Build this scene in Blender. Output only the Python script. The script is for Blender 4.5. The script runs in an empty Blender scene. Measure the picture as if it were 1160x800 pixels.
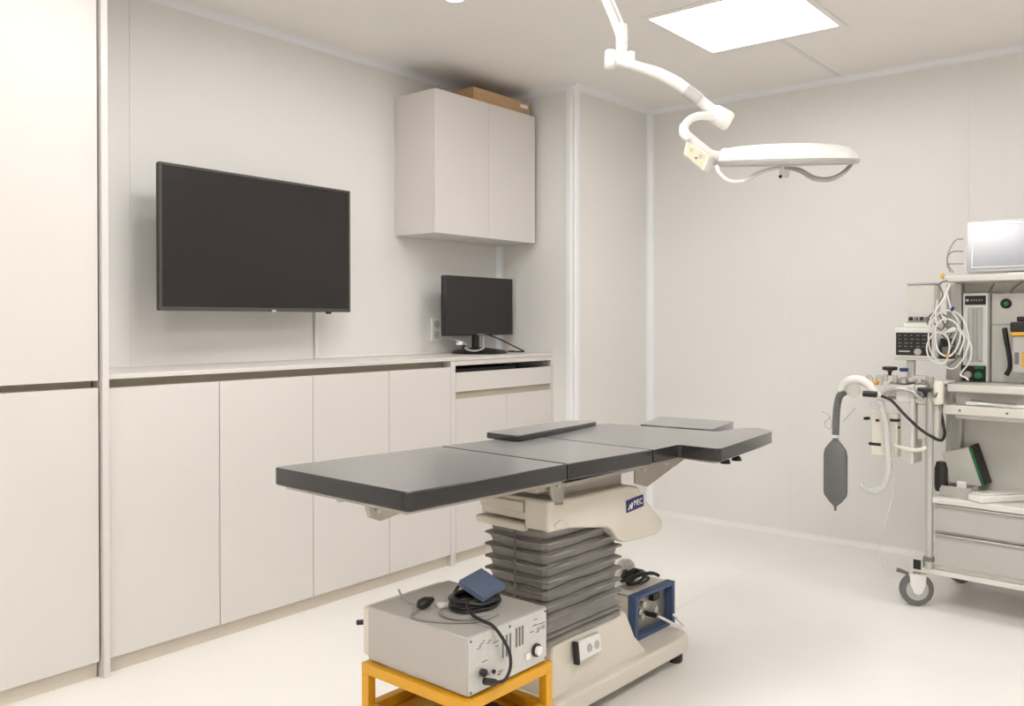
import bpy, bmesh, math, random
from mathutils import Vector, Matrix, Euler
random.seed(4)
S = bpy.context.scene
COL = S.collection
R = math.radians

# ------------------------------------------------------------------ camera
FPX, YAW, TILT, HZ, CH = 986.0, R(39.4), 0.0098, 362.0, 1.2
cam_d = bpy.data.cameras.new('camera'); cam = bpy.data.objects.new('camera', cam_d); COL.objects.link(cam)
cam_d.sensor_fit = 'HORIZONTAL'; cam_d.sensor_width = 36.0
cam_d.lens = FPX / 1160 * 36.0
cam_d.shift_y = (HZ + FPX * TILT - 400.0) / 1160.0
cam_d.clip_start = 0.05
cam.location = (0, 0, CH)
cam.rotation_euler = (math.pi / 2 - math.atan(TILT), 0, YAW)
S.camera = cam
# ------------------------------------------------------------------ colour, world, light
S.view_settings.view_transform = 'Standard'
S.view_settings.look = 'None'
S.view_settings.gamma = 1.0
S.view_settings.use_curve_mapping = False
S.view_settings.exposure = 0.05
PANEL_POWER = 1.0
PANEL_COLOR = (1.0, 0.99, 0.975)
w = bpy.data.worlds.new('world'); S.world = w; w.use_nodes = True
w.node_tree.nodes['Background'].inputs[0].default_value = (1, .97, .93, 1)
w.node_tree.nodes['Background'].inputs[1].default_value = 0.25
PANELS = [(-1.62, 3.56), (-1.62, 1.72), (-1.62, -0.70), (0.15, 3.56), (0.15, 1.72), (0.15, -0.70)]  # first panel seen, second inferred; the other four unseen, added for light
PANEL_RAD = [8.5, 20.5, 15.0, 9.0, 20.5, 19.0]     # strengths made uneven to balance wall and ceiling brightness
DOWNLIGHTS = [(-2.40, 2.56), (-2.40, 1.20), (-2.40, -0.10)]; DOWN_W = 3.6  # first one seen; other two unseen, added to brighten the television wall

# ------------------------------------------------------------------ materials
def lin(c):
    return tuple(((v / 255) / 12.92 if v / 255 <= .04045 else ((v / 255 + .055) / 1.055) ** 2.4) for v in c) + (1,)
MATS = {}
def mat(name, rgb, rough=.5, metal=0, coat=0, noise=0, nscale=30, bump=0, bscale=200, spec=.5, trans=0, alpha=1, emit=None, estr=0):
    m = bpy.data.materials.new(name); m.use_nodes = True
    nt = m.node_tree; b = nt.nodes['Principled BSDF']
    col = lin(rgb)
    b.inputs['Base Color'].default_value = col
    b.inputs['Roughness'].default_value = rough
    b.inputs['Metallic'].default_value = metal
    b.inputs['Coat Weight'].default_value = coat
    b.inputs['Coat Roughness'].default_value = .15
    b.inputs['Specular IOR Level'].default_value = spec
    b.inputs['Transmission Weight'].default_value = trans
    b.inputs['Alpha'].default_value = alpha
    tc = nt.nodes.new('ShaderNodeTexCoord')
    if noise:
        n = nt.nodes.new('ShaderNodeTexNoise'); n.inputs['Scale'].default_value = nscale; n.inputs['Detail'].default_value = 4
        nt.links.new(tc.outputs['Object'], n.inputs['Vector'])
        r = nt.nodes.new('ShaderNodeValToRGB')
        r.color_ramp.elements[0].position = .3; r.color_ramp.elements[1].position = .7
        r.color_ramp.elements[0].color = tuple(c * (1 - noise) for c in col[:3]) + (1,)
        r.color_ramp.elements[1].color = tuple(min(1, c * (1 + noise * .5)) for c in col[:3]) + (1,)
        nt.links.new(n.outputs['Fac'], r.inputs['Fac']); nt.links.new(r.outputs['Color'], b.inputs['Base Color'])
    if bump:
        n2 = nt.nodes.new('ShaderNodeTexNoise'); n2.inputs['Scale'].default_value = bscale
        nt.links.new(tc.outputs['Object'], n2.inputs['Vector'])
        bp = nt.nodes.new('ShaderNodeBump'); bp.inputs['Strength'].default_value = bump; bp.inputs['Distance'].default_value = .002
        nt.links.new(n2.outputs['Fac'], bp.inputs['Height']); nt.links.new(bp.outputs['Normal'], b.inputs['Normal'])
    if emit:
        b.inputs['Emission Color'].default_value = tuple(emit) + (1,)
        b.inputs['Emission Strength'].default_value = estr
    MATS[name] = m
    return m
M_wall = mat('wall_panel', (233, 230, 226), .42, noise=.012, nscale=3, bump=.03, bscale=400)
M_ceil = mat('ceiling_panel', (244, 240, 235), .45, noise=.012, nscale=3)
M_trim = mat('white_trim', (241, 242, 244), .3)
M_floor = mat('vinyl_floor', (240, 236, 231), .34, noise=.03, nscale=2.2, bump=.02, bscale=60)
M_cab = mat('cabinet_laminate', (218, 213, 208), .38, noise=.01, nscale=5)
M_groove = mat('cabinet_groove', (182, 174, 156), .5, noise=.02)
M_plinth = mat('plinth', (214, 205, 189), .5, noise=.02)
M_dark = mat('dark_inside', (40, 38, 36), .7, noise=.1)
M_black = mat('black_plastic', (34, 32, 31), .38, noise=.05)
M_screen = mat('black_screen', (44, 41, 40), .22, spec=.35, noise=.02)
M_bezel = mat('grey_bezel', (74, 71, 67), .35, noise=.02)
M_vinylT = mat('mattress_vinyl', (28, 26, 26), .5, spec=.0, coat=1, bump=.05, bscale=350)
M_vinylT.node_tree.nodes['Principled BSDF'].inputs['Coat IOR'].default_value = 1.65
M_vinylT.node_tree.nodes['Principled BSDF'].inputs['Sheen Weight'].default_value = 1.0
M_vinylT.node_tree.nodes['Principled BSDF'].inputs['Sheen Roughness'].default_value = .30
M_vinylT.node_tree.nodes['Principled BSDF'].inputs['Coat Roughness'].default_value = .14
M_beige = mat('table_cover_beige', (222, 215, 201), .36, noise=.015, nscale=8)
M_steel = mat('brushed_steel', (178, 172, 162), .38, metal=.75, noise=.05, nscale=40)
M_bell = mat('bellows_fabric', (146, 142, 137), .5, noise=.10, nscale=10, bump=.2, bscale=60)
M_cons = mat('console_enamel', (188, 183, 176), .42, noise=.012, nscale=20)
M_panelb = mat('console_rear_panel', (205, 203, 198), .35, metal=.15, noise=.05, nscale=50)
M_yel = mat('yellow_paint', (228, 166, 34), .38, noise=.04, nscale=20)
M_blueb = mat('blue_box', (98, 110, 136), .5, noise=.05, nscale=60)
M_bluef = mat('blue_frame', (70, 87, 124), .45, noise=.04)
M_navy = mat('navy_badge', (44, 44, 104), .4, noise=.03)
M_white = mat('white_gloss', (240, 237, 232), .28, coat=.2)
M_cream = mat('cream_keypad', (222, 212, 180), .45, noise=.03)
M_wplast = mat('white_plastic', (238, 236, 231), .35, noise=.01)
M_cart = mat('cart_enamel', (222, 219, 211), .36, noise=.012)
M_drawer = mat('drawer_grey', (186, 182, 177), .4, noise=.012)
M_alu = mat('aluminium', (200, 198, 194), .3, metal=.6, noise=.04, nscale=40)
M_rub = mat('grey_rubber', (112, 110, 108), .6, noise=.06)
M_bag = mat('bag_rubber', (108, 107, 106), .5, noise=.06, nscale=30)
M_lgrey = mat('light_grey_plastic', (190, 188, 184), .4, noise=.02)
M_cable = mat('grey_cable', (150, 147, 140), .45, noise=.03)
M_card = mat('cardboard', (196, 158, 118), .8, noise=.08, nscale=40)
M_green = mat('green_plastic', (40, 120, 75), .4, noise=.05)
M_yellow2 = mat('yellow_label', (232, 180, 50), .5, noise=.03)
M_blue2 = mat('blue_plastic', (50, 66, 120), .4, noise=.05)
M_clear = mat('clear_tube', (236, 236, 234), .25, trans=.3, alpha=.85)
M_smoke = mat('clear_dome', (225, 222, 215), .12, trans=.7, alpha=.6)
M_glossy = mat('grey_glass_screen', (150, 150, 156), .22, metal=.1, coat=1, noise=.05, nscale=9)
M_orange = mat('orange_plastic', (226, 160, 50), .45, noise=.05)
M_ivory = mat('ivory_plastic', (236, 231, 217), .45, noise=.02)
M_print = mat('grey_print', (120, 118, 114), .6, noise=.05)
def emis(name, col, st):
    m = bpy.data.materials.new(name); m.use_nodes = True; nt = m.node_tree
    nt.nodes.remove(nt.nodes['Principled BSDF'])
    e = nt.nodes.new('ShaderNodeEmission'); e.inputs[0].default_value = tuple(col) + (1,); e.inputs[1].default_value = st
    nt.links.new(e.outputs[0], nt.nodes['Material Output'].inputs[0]); return m

# ------------------------------------------------------------------ mesh helpers
def frame_to(d):
    d = Vector(d).normalized()
    return d.to_track_quat('Z', 'Y').to_matrix()
class MB:
    def __init__(s, world=False): s.bm = bmesh.new(); s.world = world
    def box(s, x0, x1, y0, y1, z0, z1, rot=None, about=None):
        vs = [s.bm.verts.new(v) for v in [(x0,y0,z0),(x1,y0,z0),(x1,y1,z0),(x0,y1,z0),(x0,y0,z1),(x1,y0,z1),(x1,y1,z1),(x0,y1,z1)]]
        for f in [(0,3,2,1),(4,5,6,7),(0,1,5,4),(1,2,6,5),(2,3,7,6),(3,0,4,7)]:
            s.bm.faces.new([vs[i] for i in f])
        if rot is not None:
            c = Vector(about if about is not None else ((x0+x1)/2,(y0+y1)/2,(z0+z1)/2))
            for v in vs: v.co = c + rot @ (v.co - c)
        return s
    def prism(s, poly, lo, hi, fn):
        """poly: 2D points, fn(a,b,h)->xyz"""
        n = len(poly)
        A = [s.bm.verts.new(fn(a, b, lo)) for a, b in poly]; B = [s.bm.verts.new(fn(a, b, hi)) for a, b in poly]
        s.bm.faces.new(A[::-1]); s.bm.faces.new(B)
        for i in range(n):
            s.bm.faces.new([A[i], A[(i+1) % n], B[(i+1) % n], B[i]])
        return s
    def cyl(s, p0, p1, r, n=20, r2=None):
        r2 = r if r2 is None else r2
        p0, p1 = Vector(p0), Vector(p1); m = frame_to(p1 - p0)
        rings = []
        for p, rr in ((p0, r), (p1, r2)):
            rings.append([s.bm.verts.new(p + m @ Vector((rr*math.cos(2*math.pi*i/n), rr*math.sin(2*math.pi*i/n), 0))) for i in range(n)])
        for i in range(n):
            s.bm.faces.new([rings[0][i], rings[0][(i+1) % n], rings[1][(i+1) % n], rings[1][i]])
        s.bm.faces.new(rings[0][::-1]); s.bm.faces.new(rings[1])
        return s
    def lathe(s, prof, base, axis, n=32):
        base = Vector(base); m = frame_to(axis); rings = []
        for r, h in prof:
            if r < 1e-5: rings.append([s.bm.verts.new(base + m @ Vector((0, 0, h)))])
            else: rings.append([s.bm.verts.new(base + m @ Vector((r*math.cos(2*math.pi*i/n), r*math.sin(2*math.pi*i/n), h))) for i in range(n)])
        for a, b in zip(rings, rings[1:]):
            for i in range(n):
                j = (i+1) % n
                if len(a) == 1 and len(b) == 1: continue
                if len(a) == 1: s.bm.faces.new([a[0], b[j], b[i]])
                elif len(b) == 1: s.bm.faces.new([a[i], a[j], b[0]])
                else: s.bm.faces.new([a[i], a[j], b[j], b[i]])
        return s
    def tube(s, pts, r, n=10, sm=6, closed=False):
        P = [Vector(p) for p in pts]
        rr = r if isinstance(r, (list, tuple)) else [r] * len(P)
        Q = []; RR = []
        N = len(P)
        if sm > 1 and N > 2:
            segs = N if closed else N - 1
            for i in range(segs):
                if closed: a, b, c, d = P[(i-1) % N], P[i], P[(i+1) % N], P[(i+2) % N]
                else: a, b, c, d = P[max(i-1, 0)], P[i], P[i+1], P[min(i+2, N-1)]
                for k in range(sm):
                    t = k / sm
                    Q.append(.5*((2*b)+(c-a)*t+(2*a-5*b+4*c-d)*t*t+(3*b-a-3*c+d)*t**3)); RR.append(rr[i]*(1-t)+rr[(i+1) % N]*t)
            if not closed: Q.append(P[-1]); RR.append(rr[-1])
        else: Q, RR = P, list(rr)
        rings = []; up = None
        for i, q in enumerate(Q):
            if closed: t = Q[(i+1) % len(Q)] - Q[i-1]
            else: t = Q[min(i+1, len(Q)-1)] - Q[max(i-1, 0)]
            t.normalize()
            if up is None: up = t.orthogonal().normalized()
            up = (up - t * up.dot(t)); 
            if up.length < 1e-6: up = t.orthogonal()
            up.normalize(); sd = t.cross(up)
            rings.append([s.bm.verts.new(q + RR[i]*(up*math.cos(2*math.pi*k/n)+sd*math.sin(2*math.pi*k/n))) for k in range(n)])
        L = len(rings)
        for i in range(L if closed else L-1):
            a, b = rings[i], rings[(i+1) % L]
            for k in range(n): s.bm.faces.new([a[k], a[(k+1) % n], b[(k+1) % n], b[k]])
        if not closed: s.bm.faces.new(rings[0][::-1]); s.bm.faces.new(rings[-1])
        return s
    def build(s, name, m, parent=None, bev=0, smooth=False, seg=2, loc=None, rot=None):
        bmesh.ops.recalc_face_normals(s.bm, faces=s.bm.faces)
        if s.world and parent is not None:
            inv = (Matrix.Translation(parent.location) @ parent.rotation_euler.to_matrix().to_4x4()).inverted()
            for v in s.bm.verts: v.co = inv @ v.co
        me = bpy.data.meshes.new(name); s.bm.to_mesh(me); s.bm.free()
        me.materials.append(m)
        o = bpy.data.objects.new(name, me); COL.objects.link(o)
        if parent is not None: o.parent = parent
        if loc is not None: o.location = loc
        if rot is not None: o.rotation_euler = rot
        if bev:
            b = o.modifiers.new('bevel', 'BEVEL'); b.width = bev; b.segments = seg; b.limit_method = 'ANGLE'; b.angle_limit = R(40)
            smooth = True
        if smooth:
            for p in me.polygons: p.use_smooth = True
            try:
                me.set_sharp_from_angle(angle=R(42))
            except Exception: pass
        return o
def tag(o, label, cat, group=None):
    o['label'] = label; o['category'] = cat
    if group: o['group'] = group
    return o
def thing(name, label, cat, loc=(0, 0, 0), rz=0, group=None):
    o = bpy.data.objects.new(name, None); COL.objects.link(o); o.empty_display_size = .05
    o.location = loc; o.rotation_euler = (0, 0, rz)
    return tag(o, label, cat, group)
def struct(o): o['kind'] = 'structure'; return o
def text_mesh(name, s, size, m, parent, loc, rot, ext=.0006):
    c = bpy.data.curves.new(name, 'FONT'); c.body = s; c.size = size; c.extrude = ext; c.align_x = 'CENTER'; c.align_y = 'CENTER'
    t = bpy.data.objects.new(name + '_tmp', c); COL.objects.link(t)
    dg = bpy.context.evaluated_depsgraph_get(); me = bpy.data.meshes.new_from_object(t.evaluated_get(dg))
    bpy.data.objects.remove(t); me.name = name
    me.materials.clear(); me.materials.append(m)
    o = bpy.data.objects.new(name, me); COL.objects.link(o); o.parent = parent; o.location = loc; o.rotation_euler = rot
    return o

# ------------------------------------------------------------------ room shell
XL, XR, YF, YB, ZC = -3.30, 1.70, -1.80, 4.705, 2.49
XA, YA = -2.766, 3.90          # boxed-out wall beside the cabinets
T = .10
def wall_mesh(name, x0, x1, y0, y1, z0=0, z1=ZC, m=M_wall): return struct(MB().box(x0, x1, y0, y1, z0, z1).build(name, m))
struct(MB().box(XL-T, XR+T, YF-T, YB+T, -T, 0).build('floor', M_floor))
# ceiling with openings for the recessed lamps
HB = .306
cb = MB()
xs = sorted({XL-T, XR+T} | {p[0]-HB for p in PANELS} | {p[0]+HB for p in PANELS})
ys = sorted({YF-T, YB+T} | {p[1]-HB for p in PANELS} | {p[1]+HB for p in PANELS})
for i in range(len(xs)-1):
    for j in range(len(ys)-1):
        cx, cy = (xs[i]+xs[i+1])/2, (ys[j]+ys[j+1])/2
        if any(abs(cx-p[0]) < HB and abs(cy-p[1]) < HB for p in PANELS): continue
        cb.box(xs[i], xs[i+1], ys[j], ys[j+1], ZC, ZC+T)
bmesh.ops.remove_doubles(cb.bm, verts=cb.bm.verts, dist=1e-5)
seen = {}
for f in list(cb.bm.faces):
    k = tuple(sorted(v.index for v in f.verts))
cb.bm.verts.index_update()
dead = []
for f in cb.bm.faces:
    k = tuple(sorted(v.index for v in f.verts))
    if k in seen: dead += [f, seen[k]]
    else: seen[k] = f
bmesh.ops.delete(cb.bm, geom=list(set(dead)), context='FACES')
struct(cb.build('ceiling', M_ceil))
wall_mesh('wall_left', XL-T, XL, YF-T, YA+T)
wall_mesh('wall_return', XL, XA-T, YA, YA+T)
wall_mesh('wall_left_far', XA-T, XA, YA, YB)
wall_mesh('wall_back', XA-T, XR+T, YB, YB+T)
wall_mesh('wall_right', XR, XR+T, YF-T, YB)
wall_mesh('wall_front', XL, XR, YF-T, YF)
# cove trims (quarter-round white plastic strips)
def cove(name, p0, p1, a, b, r=.022, convex=False, m=M_trim):
    """strip along p0-p1; a,b are unit vectors along the two faces out of the corner"""
    p0, p1, a, b = map(Vector, (p0, p1, a, b)); n = 6; mb = MB(); rings = []
    prof = [Vector((0, 0, 0))]
    if convex:
        for k in range(n+1):
            t = k/n*math.pi/2; prof.append(a*(-r)*0 + a*r*math.sin(t)*0)
    pts = [(0, 0), (r, 0)] + [(r - r*math.sin(k/n*math.pi/2), r - r*math.cos(k/n*math.pi/2)) for k in range(1, n)] + [(0, r)]
    for p in (p0, p1): rings.append([mb.bm.verts.new(p + a*u + b*v) for u, v in pts])
    L = len(pts)
    for i in range(L): mb.bm.faces.new([rings[0][i], rings[0][(i+1) % L], rings[1][(i+1) % L], rings[1][i]])
    mb.bm.faces.new(rings[0][::-1]); mb.bm.faces.new(rings[1])
    return struct(mb.build(name, m, smooth=False))
e = .0005
cove('trim_1', (XL, YF, ZC), (XL, YA, ZC), (1, 0, 0), (0, 0, -1), .03, m=M_trim)
cove('trim_2', (XL, YA, ZC), (XA, YA, ZC), (0, -1, 0), (0, 0, -1), .03, m=M_trim)
cove('trim_3', (XA, YA, ZC), (XA, YB, ZC), (1, 0, 0), (0, 0, -1), .03, m=M_trim)
cove('trim_4', (XA, YB, ZC), (XR, YB, ZC), (0, -1, 0), (0, 0, -1), .03, m=M_trim)
cove('trim_5', (XA, YB, 0), (XA, YB, ZC), (1, 0, 0), (0, -1, 0), .032)
cove('trim_6', (XL, YA, 0), (XL, YA, ZC), (1, 0, 0), (0, -1, 0), .03)
# rounded outer corner cover
mb = MB(); n = 8; rr = .034; cx, cy = XA - rr + .006, YA + rr - .006
pts = [(cx + rr*math.sin(k/n*math.pi/2), cy - rr*math.cos(k/n*math.pi/2)) for k in range(n+1)]
pts = [(cx - .02, YA - .006)] + pts + [(XA + .006, cy + .02), (XA - .002, cy + .02), (XA-.01, YA+.01), (cx - .02, YA + .002)]
mb.prism(pts, 0, ZC, lambda a, b, h: (a, b, h)); struct(mb.build('trim_7', M_trim, smooth=True))
cove('trim_8', (XA, YB, 0), (XR, YB, 0), (0, -1, 0), (0, 0, 1), .03, m=M_floor)
cove('trim_9', (XA, YA, 0), (XA, YB, 0), (1, 0, 0), (0, 0, 1), .03, m=M_floor)
# panel joints: slim raised cover strips on walls and ceiling
k = 10
for Y in (1.688, .69): struct(MB().box(XL, XL+.0025, Y-.012, Y+.012, 0, ZC-.03).build('trim_%d' % k, M_wall)); k += 1
for X in (-1.877, -.987, -.10, .80): struct(MB().box(X-.009, X+.009, YB-.002, YB, .03, ZC-.03).build('trim_%d' % k, M_wall)); k += 1
for X in (-1.60, .15):
    struct(MB().box(X-.012, X+.012, 3.885, YB-.03, ZC-.002, ZC).build('trim_%d' % k, M_wall)); k += 1

struct(MB().box(-1.757, -1.7555, 2.9, 3.95, .0, .0005).build('trim_%d' % k, M_plinth)); k += 1
# ------------------------------------------------------------------ ceiling lamps
for i, (x, y) in enumerate(PANELS):
    lab = ('square recessed ceiling light panel glowing white above the surgical lamp' if i == 0 else
           'square recessed ceiling light panel assumed for light over the room, unseen to the %s' % ['', 'near left', 'rear left', 'right', 'near right', 'rear right'][i])
    t = thing('ceiling_light', lab, 'ceiling light', (x, y, ZC), 0, 'recessed ceiling light panels')
    f = MB(); a, b2 = .328, .300
    for q in ((-a, a, -a, -b2), (-a, a, b2, a), (-a, -b2, -b2, b2), (b2, a, -b2, b2)): f.box(q[0], q[1], q[2], q[3], -.006, .0)
    f.build('frame', M_ceil, t)
    MB().box(-.303, .303, -.303, .303, .012, .030).build('diffuser', emis('lamp_diffuser', PANEL_COLOR, PANEL_RAD[i]), t)
for i, (x, y) in enumerate(DOWNLIGHTS):
    lab = ['small round ceiling downlight above the wall cabinet, at the top edge', 'added unseen ceiling downlight brightening the television wall', 'added unseen ceiling downlight by the tall cabinets, for more wall light'][i]
    t = thing('downlight', lab, 'ceiling light', (x, y, ZC))
    MB().lathe([(.0, -.003), (.036, -.003), (.036, -.0005)], (0, 0, 0), (0, 0, 1), 32).build('diffuser', emis('downlight_glow', PANEL_COLOR, 6), t)
    MB().lathe([(.0365, -.0005), (.0365, -.006), (.044, -.005), (.050, 0)], (0, 0, 0), (0, 0, 1), 32).build('ring', M_white, t, smooth=True)
    ld = bpy.data.lights.new('downlight_lamp', 'AREA'); ld.shape = 'DISK'; ld.size = .07; ld.energy = DOWN_W; ld.color = PANEL_COLOR
    lo = bpy.data.objects.new('downlight_lamp', ld); COL.objects.link(lo); lo.parent = t; lo.location = (0, 0, -.008)

# ------------------------------------------------------------------ fitted cabinets
XF = -2.905; DT = .018; G = .0022       # front plane, door thickness, half gap
XB = XL + .002
def pl(t, y0, y1):  # recessed plinth
    MB().box(XB, XF-.022, y0, y1, .0, .056).build('plinth', M_plinth, t)
def door(t, y0, y1, z0, z1, name='door', g=.0014):
    return MB().box(XF-DT, XF, y0+g, y1-g, z0, z1).build(name, M_cab, t, bev=.0012)
# tall cabinets
for (y0, y1, lab) in ((.50, .935, 'tall fitted cabinet at the far left edge, mostly out of the photo'), (.935, 1.366, 'tall ceiling-height fitted cabinet left of the television, beside the low cabinets')):
    t = thing('tall_cabinet', lab, 'cabinet', (0, 0, 0), 0)
    MB().box(XB, XF-DT-.001, y0+.0005, y1-.0005, .056, .972).box(XB, XF-DT-.001, y0+.0005, y1-.0005, .996, ZC-.032).build('body', M_cab, t)
    MB().box(XB, XF-.055, y0+.0005, y1-.0005, .972, .996).build('grip_channel', M_groove, t)
    pl(t, y0+.0005, y1-.0005)
    door(t, y0, y1, .056, .972); door(t, y0, y1, .996, ZC-.034)
MB_ep = MB().box(XB, XF+.016, 1.3715, 1.394, 0, ZC-.033)
tag(MB_ep.build('end_panel', M_cab, bev=.002), 'slim vertical end panel running floor to ceiling between tall and low cabinets', 'panel')
# low cabinets, single doors
seams = [1.3955, 1.816, 2.247, 2.668, 3.070]
names = ['low cabinet door unit next to the tall end panel', 'low cabinet unit under the television, second from the end panel',
         'low cabinet unit right of the television cabinet, third from the end panel', 'low cabinet unit just left of the drawer cabinet']
for i in range(4):
    y0, y1 = seams[i], seams[i+1]
    t = thing('base_cabinet', names[i], 'cabinet', (0, 0, 0), 0, 'low cabinets under the worktop')
    MB().box(XB, XF-DT-.001, y0+.0005, y1-.0005, .056, .966).build('body', M_cab, t)
    MB().box(XB, XF-.055, y0+.0005, y1-.0005, .966, .9975).build('grip_channel', M_groove, t)
    pl(t, y0+.0005, y1-.0005); door(t, y0, y1, .056, .968)
# drawer unit
t = thing('drawer_cabinet', 'low cabinet with open slot, one drawer and two doors beneath the small monitor', 'cabinet')
y0, y1 = 3.0705, 3.8985
MB().box(XB, XF, y0, 3.103, .0, .9975).build('side_panel', M_cab, t, bev=.0012)
MB().box(XB, XF, 3.882, y1, .0, .9975).build('side_panel', M_cab, t, bev=.0012)
MB().box(XB, XF, 3.1035, 3.8815, .974, .9975).build('top_rail', M_cab, t, bev=.0012)
MB().box(XB, XF-DT-.001, 3.1035, 3.8815, .056, .925).build('body', M_cab, t)
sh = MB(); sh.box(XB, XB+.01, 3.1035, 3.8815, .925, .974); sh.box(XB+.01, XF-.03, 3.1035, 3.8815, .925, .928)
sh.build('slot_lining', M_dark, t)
MB().box(XF-DT, XF, 3.105, 3.880, .845, .939).build('drawer', M_cab, t, bev=.0012)
MB().box(XF-DT-.0005, XF-DT+.004, 3.1035, 3.8815, .808, .847).build('grip_channel', M_groove, t)
door(t, 3.1035, 3.493, .056, .810); door(t, 3.493, 3.8815, .056, .810)
MB().box(XB, XF-.022, 3.1035, 3.8815, 0, .056).build('plinth', M_plinth, t)
tag(MB().box(-3.12, -2.95, 3.16, 3.62, .9285, .955).build('document_case', M_black, bev=.004), 'flat black case lying in the open slot under the worktop', 'case')
tag(MB().box(XL+.001, XF+.004, 1.3955, 3.8985, .998, 1.015).build('worktop', M_cab, bev=.002), 'long cream worktop running over all the low cabinets', 'worktop')
# cardboard box above, wall cabinet
XU = -3.01
t = thing('wall_cabinet', 'cream double-door wall cabinet hung high in the corner above the monitor', 'cabinet')
MB().box(XB, XU-DT-.001, 3.072, 3.868, 1.628, 2.338).build('body', M_cab, t, bev=.001)
MB().box(XU-DT, XU, 3.072, 3.470-.0006, 1.628, 2.338).build('door', M_cab, t, bev=.0012)
MB().box(XU-DT, XU, 3.470+.0006, 3.868, 1.628, 2.338).build('door', M_cab, t, bev=.0012)
t = thing('cardboard_box', 'flat brown cardboard box lying on top of the wall cabinet', 'box', (-3.12, 3.60, 2.339))
MB().box(-.09, .09, -.225, .25, 0, .072).build('carton', M_card, t, bev=.002)
MB().box(.0902, .0912, .16, .225, .035, .055).build('label_sticker', M_wplast, t)
MB().box(-.025, .025, -.2255, .2505, .072, .0726).build('packing_tape', mat('tape', (178, 140, 98), .4, noise=.05), t)

# ------------------------------------------------------------------ television
t = thing('television', 'large wall-mounted television with black screen and thin dark grey frame', 'television', (-3.095, 2.146, 1.511), R(2.5))
W, Hh = .474, .278
MB().box(-.022, -.002, -W, W, -Hh, Hh).build('housing', M_black, t, bev=.004)
f = MB(); bw = .010
f.box(-.006, .004, -W, W, -Hh, -Hh+bw+.005); f.box(-.006, .004, -W, W, Hh-bw, Hh); f.box(-.006, .004, -W, -W+bw, -Hh+bw+.005, Hh-bw); f.box(-.006, .004, W-bw, W, -Hh+bw+.005, Hh-bw)
f.build('bezel', M_bezel, t, bev=.0015)
MB().box(-.002, .0015, -W+bw, W-bw, -Hh+bw+.005, Hh-bw).build('screen', M_screen, t)
MB().box(.002, .0055, .035, .056, -Hh-.002, -Hh+.007).build('brand_mark', M_lgrey, t, bev=.001)
MB().box(-.02, .0, .345, .365, -Hh-.008, -Hh+.001).build('sensor', M_black, t, bev=.002)
MB().box(-.190, -.18, -.15, .15, -.12, .12).box(-.18, -.035, -.04, .04, -.05, .05).build('wall_bracket', M_black, t)
# cable duct
o = MB().box(XL+.003, XL+.015, 2.555, 2.575, 1.0155, 1.30).build('cable_duct', M_wplast, bev=.002)
tag(o, 'thin white cable duct running down the wall under the television', 'duct')
o = MB().box(XL+.003, XL+.014, 2.577, 3.33, 1.0155, 1.030).build('cable_duct', M_wplast, bev=.002)
tag(o, 'thin white cable duct along the back edge of the worktop', 'duct')
# outlet
t = thing('wall_outlet', 'white double wall socket behind the left edge of the small monitor', 'outlet', (XL, 3.368, 1.145))
MB().box(0.0, .009, -.035, .035, -.06, .06).build('cover_plate', M_wplast, t, bev=.002)
for z in (-.028, .028):
    s_ = MB().lathe([(.0, .0095), (.017, .0095), (.0185, .012), (.021, .012), (.022, .0095)], (0, 0, z), (1, 0, 0), 20).build('socket', M_lgrey, t, smooth=True)
# small monitor
t = thing('monitor', 'small black computer monitor on its stand on the worktop', 'monitor', (-3.15, 3.555, 1.0155), R(2))
MB().box(-.022, .008, -.29, .29, .098, .415).build('housing', M_black, t, bev=.005)
MB().box(.0085, .0095, -.280, .280, .112, .405).build('screen', M_screen, t)
MB().box(.009, .0112, -.03, .03, .101, .105).build('brand_mark', M_lgrey, t)
MB().box(-.038, -.018, -.022, .022, .008, .20).build('neck', M_black, t, bev=.004)
MB().lathe([(0, .0), (.150, .0), (.155, .006), (.135, .018), (.05, .030), (0, .030)], (0, 0, 0), (0, 0, 1), 40).build('foot', M_black, t, smooth=True)
ft = t.children[-1]; ft.scale = (.82, 1.0, 1); ft.location = (-.02, -.0, 0)
o = MB(world=True).tube([(-3.24, 3.36, 1.10), (-3.10, 3.34, 1.075), (-3.07, 3.31, 1.05), (-3.06, 3.36, 1.035), (-3.05, 3.42, 1.043), (-3.11, 3.50, 1.06), (-3.17, 3.56, 1.13)], .0045).build('power_cord', M_lgrey, t, smooth=True)
cord1 = o
o = MB(world=True).tube([(-3.18, 3.60, 1.12), (-3.13, 3.66, 1.09), (-3.05, 3.72, 1.04), (-3.04, 3.76, 1.021), (-3.10, 3.70, 1.022), (-3.14, 3.79, 1.021)], .004).build('power_cord', M_black, t, smooth=True)
MB(world=True).box(-3.118, -3.085, 3.290, 3.312, 1.066, 1.086).build('power_plug', M_wplast, t, bev=.004)
MB(world=True).box(-3.09, -3.07, 3.302, 3.320, 1.048, 1.066).build('plug_collar', M_black, t, bev=.003)

for o_ in t.children:
    if o_.name.split('.')[0] in ('power_cord', 'power_plug', 'plug_collar'): o_.location.y += .045

# ------------------------------------------------------------------ operating table
TB = thing('operating_table', 'operating table with black sectioned mattress, grey bellows column and beige base', 'operating table', (-1.62, 2.10, 0), R(-2))
xy = lambda a, b, h: (a, b, h)
yz = lambda a, b, h: (h, a, b)
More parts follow.
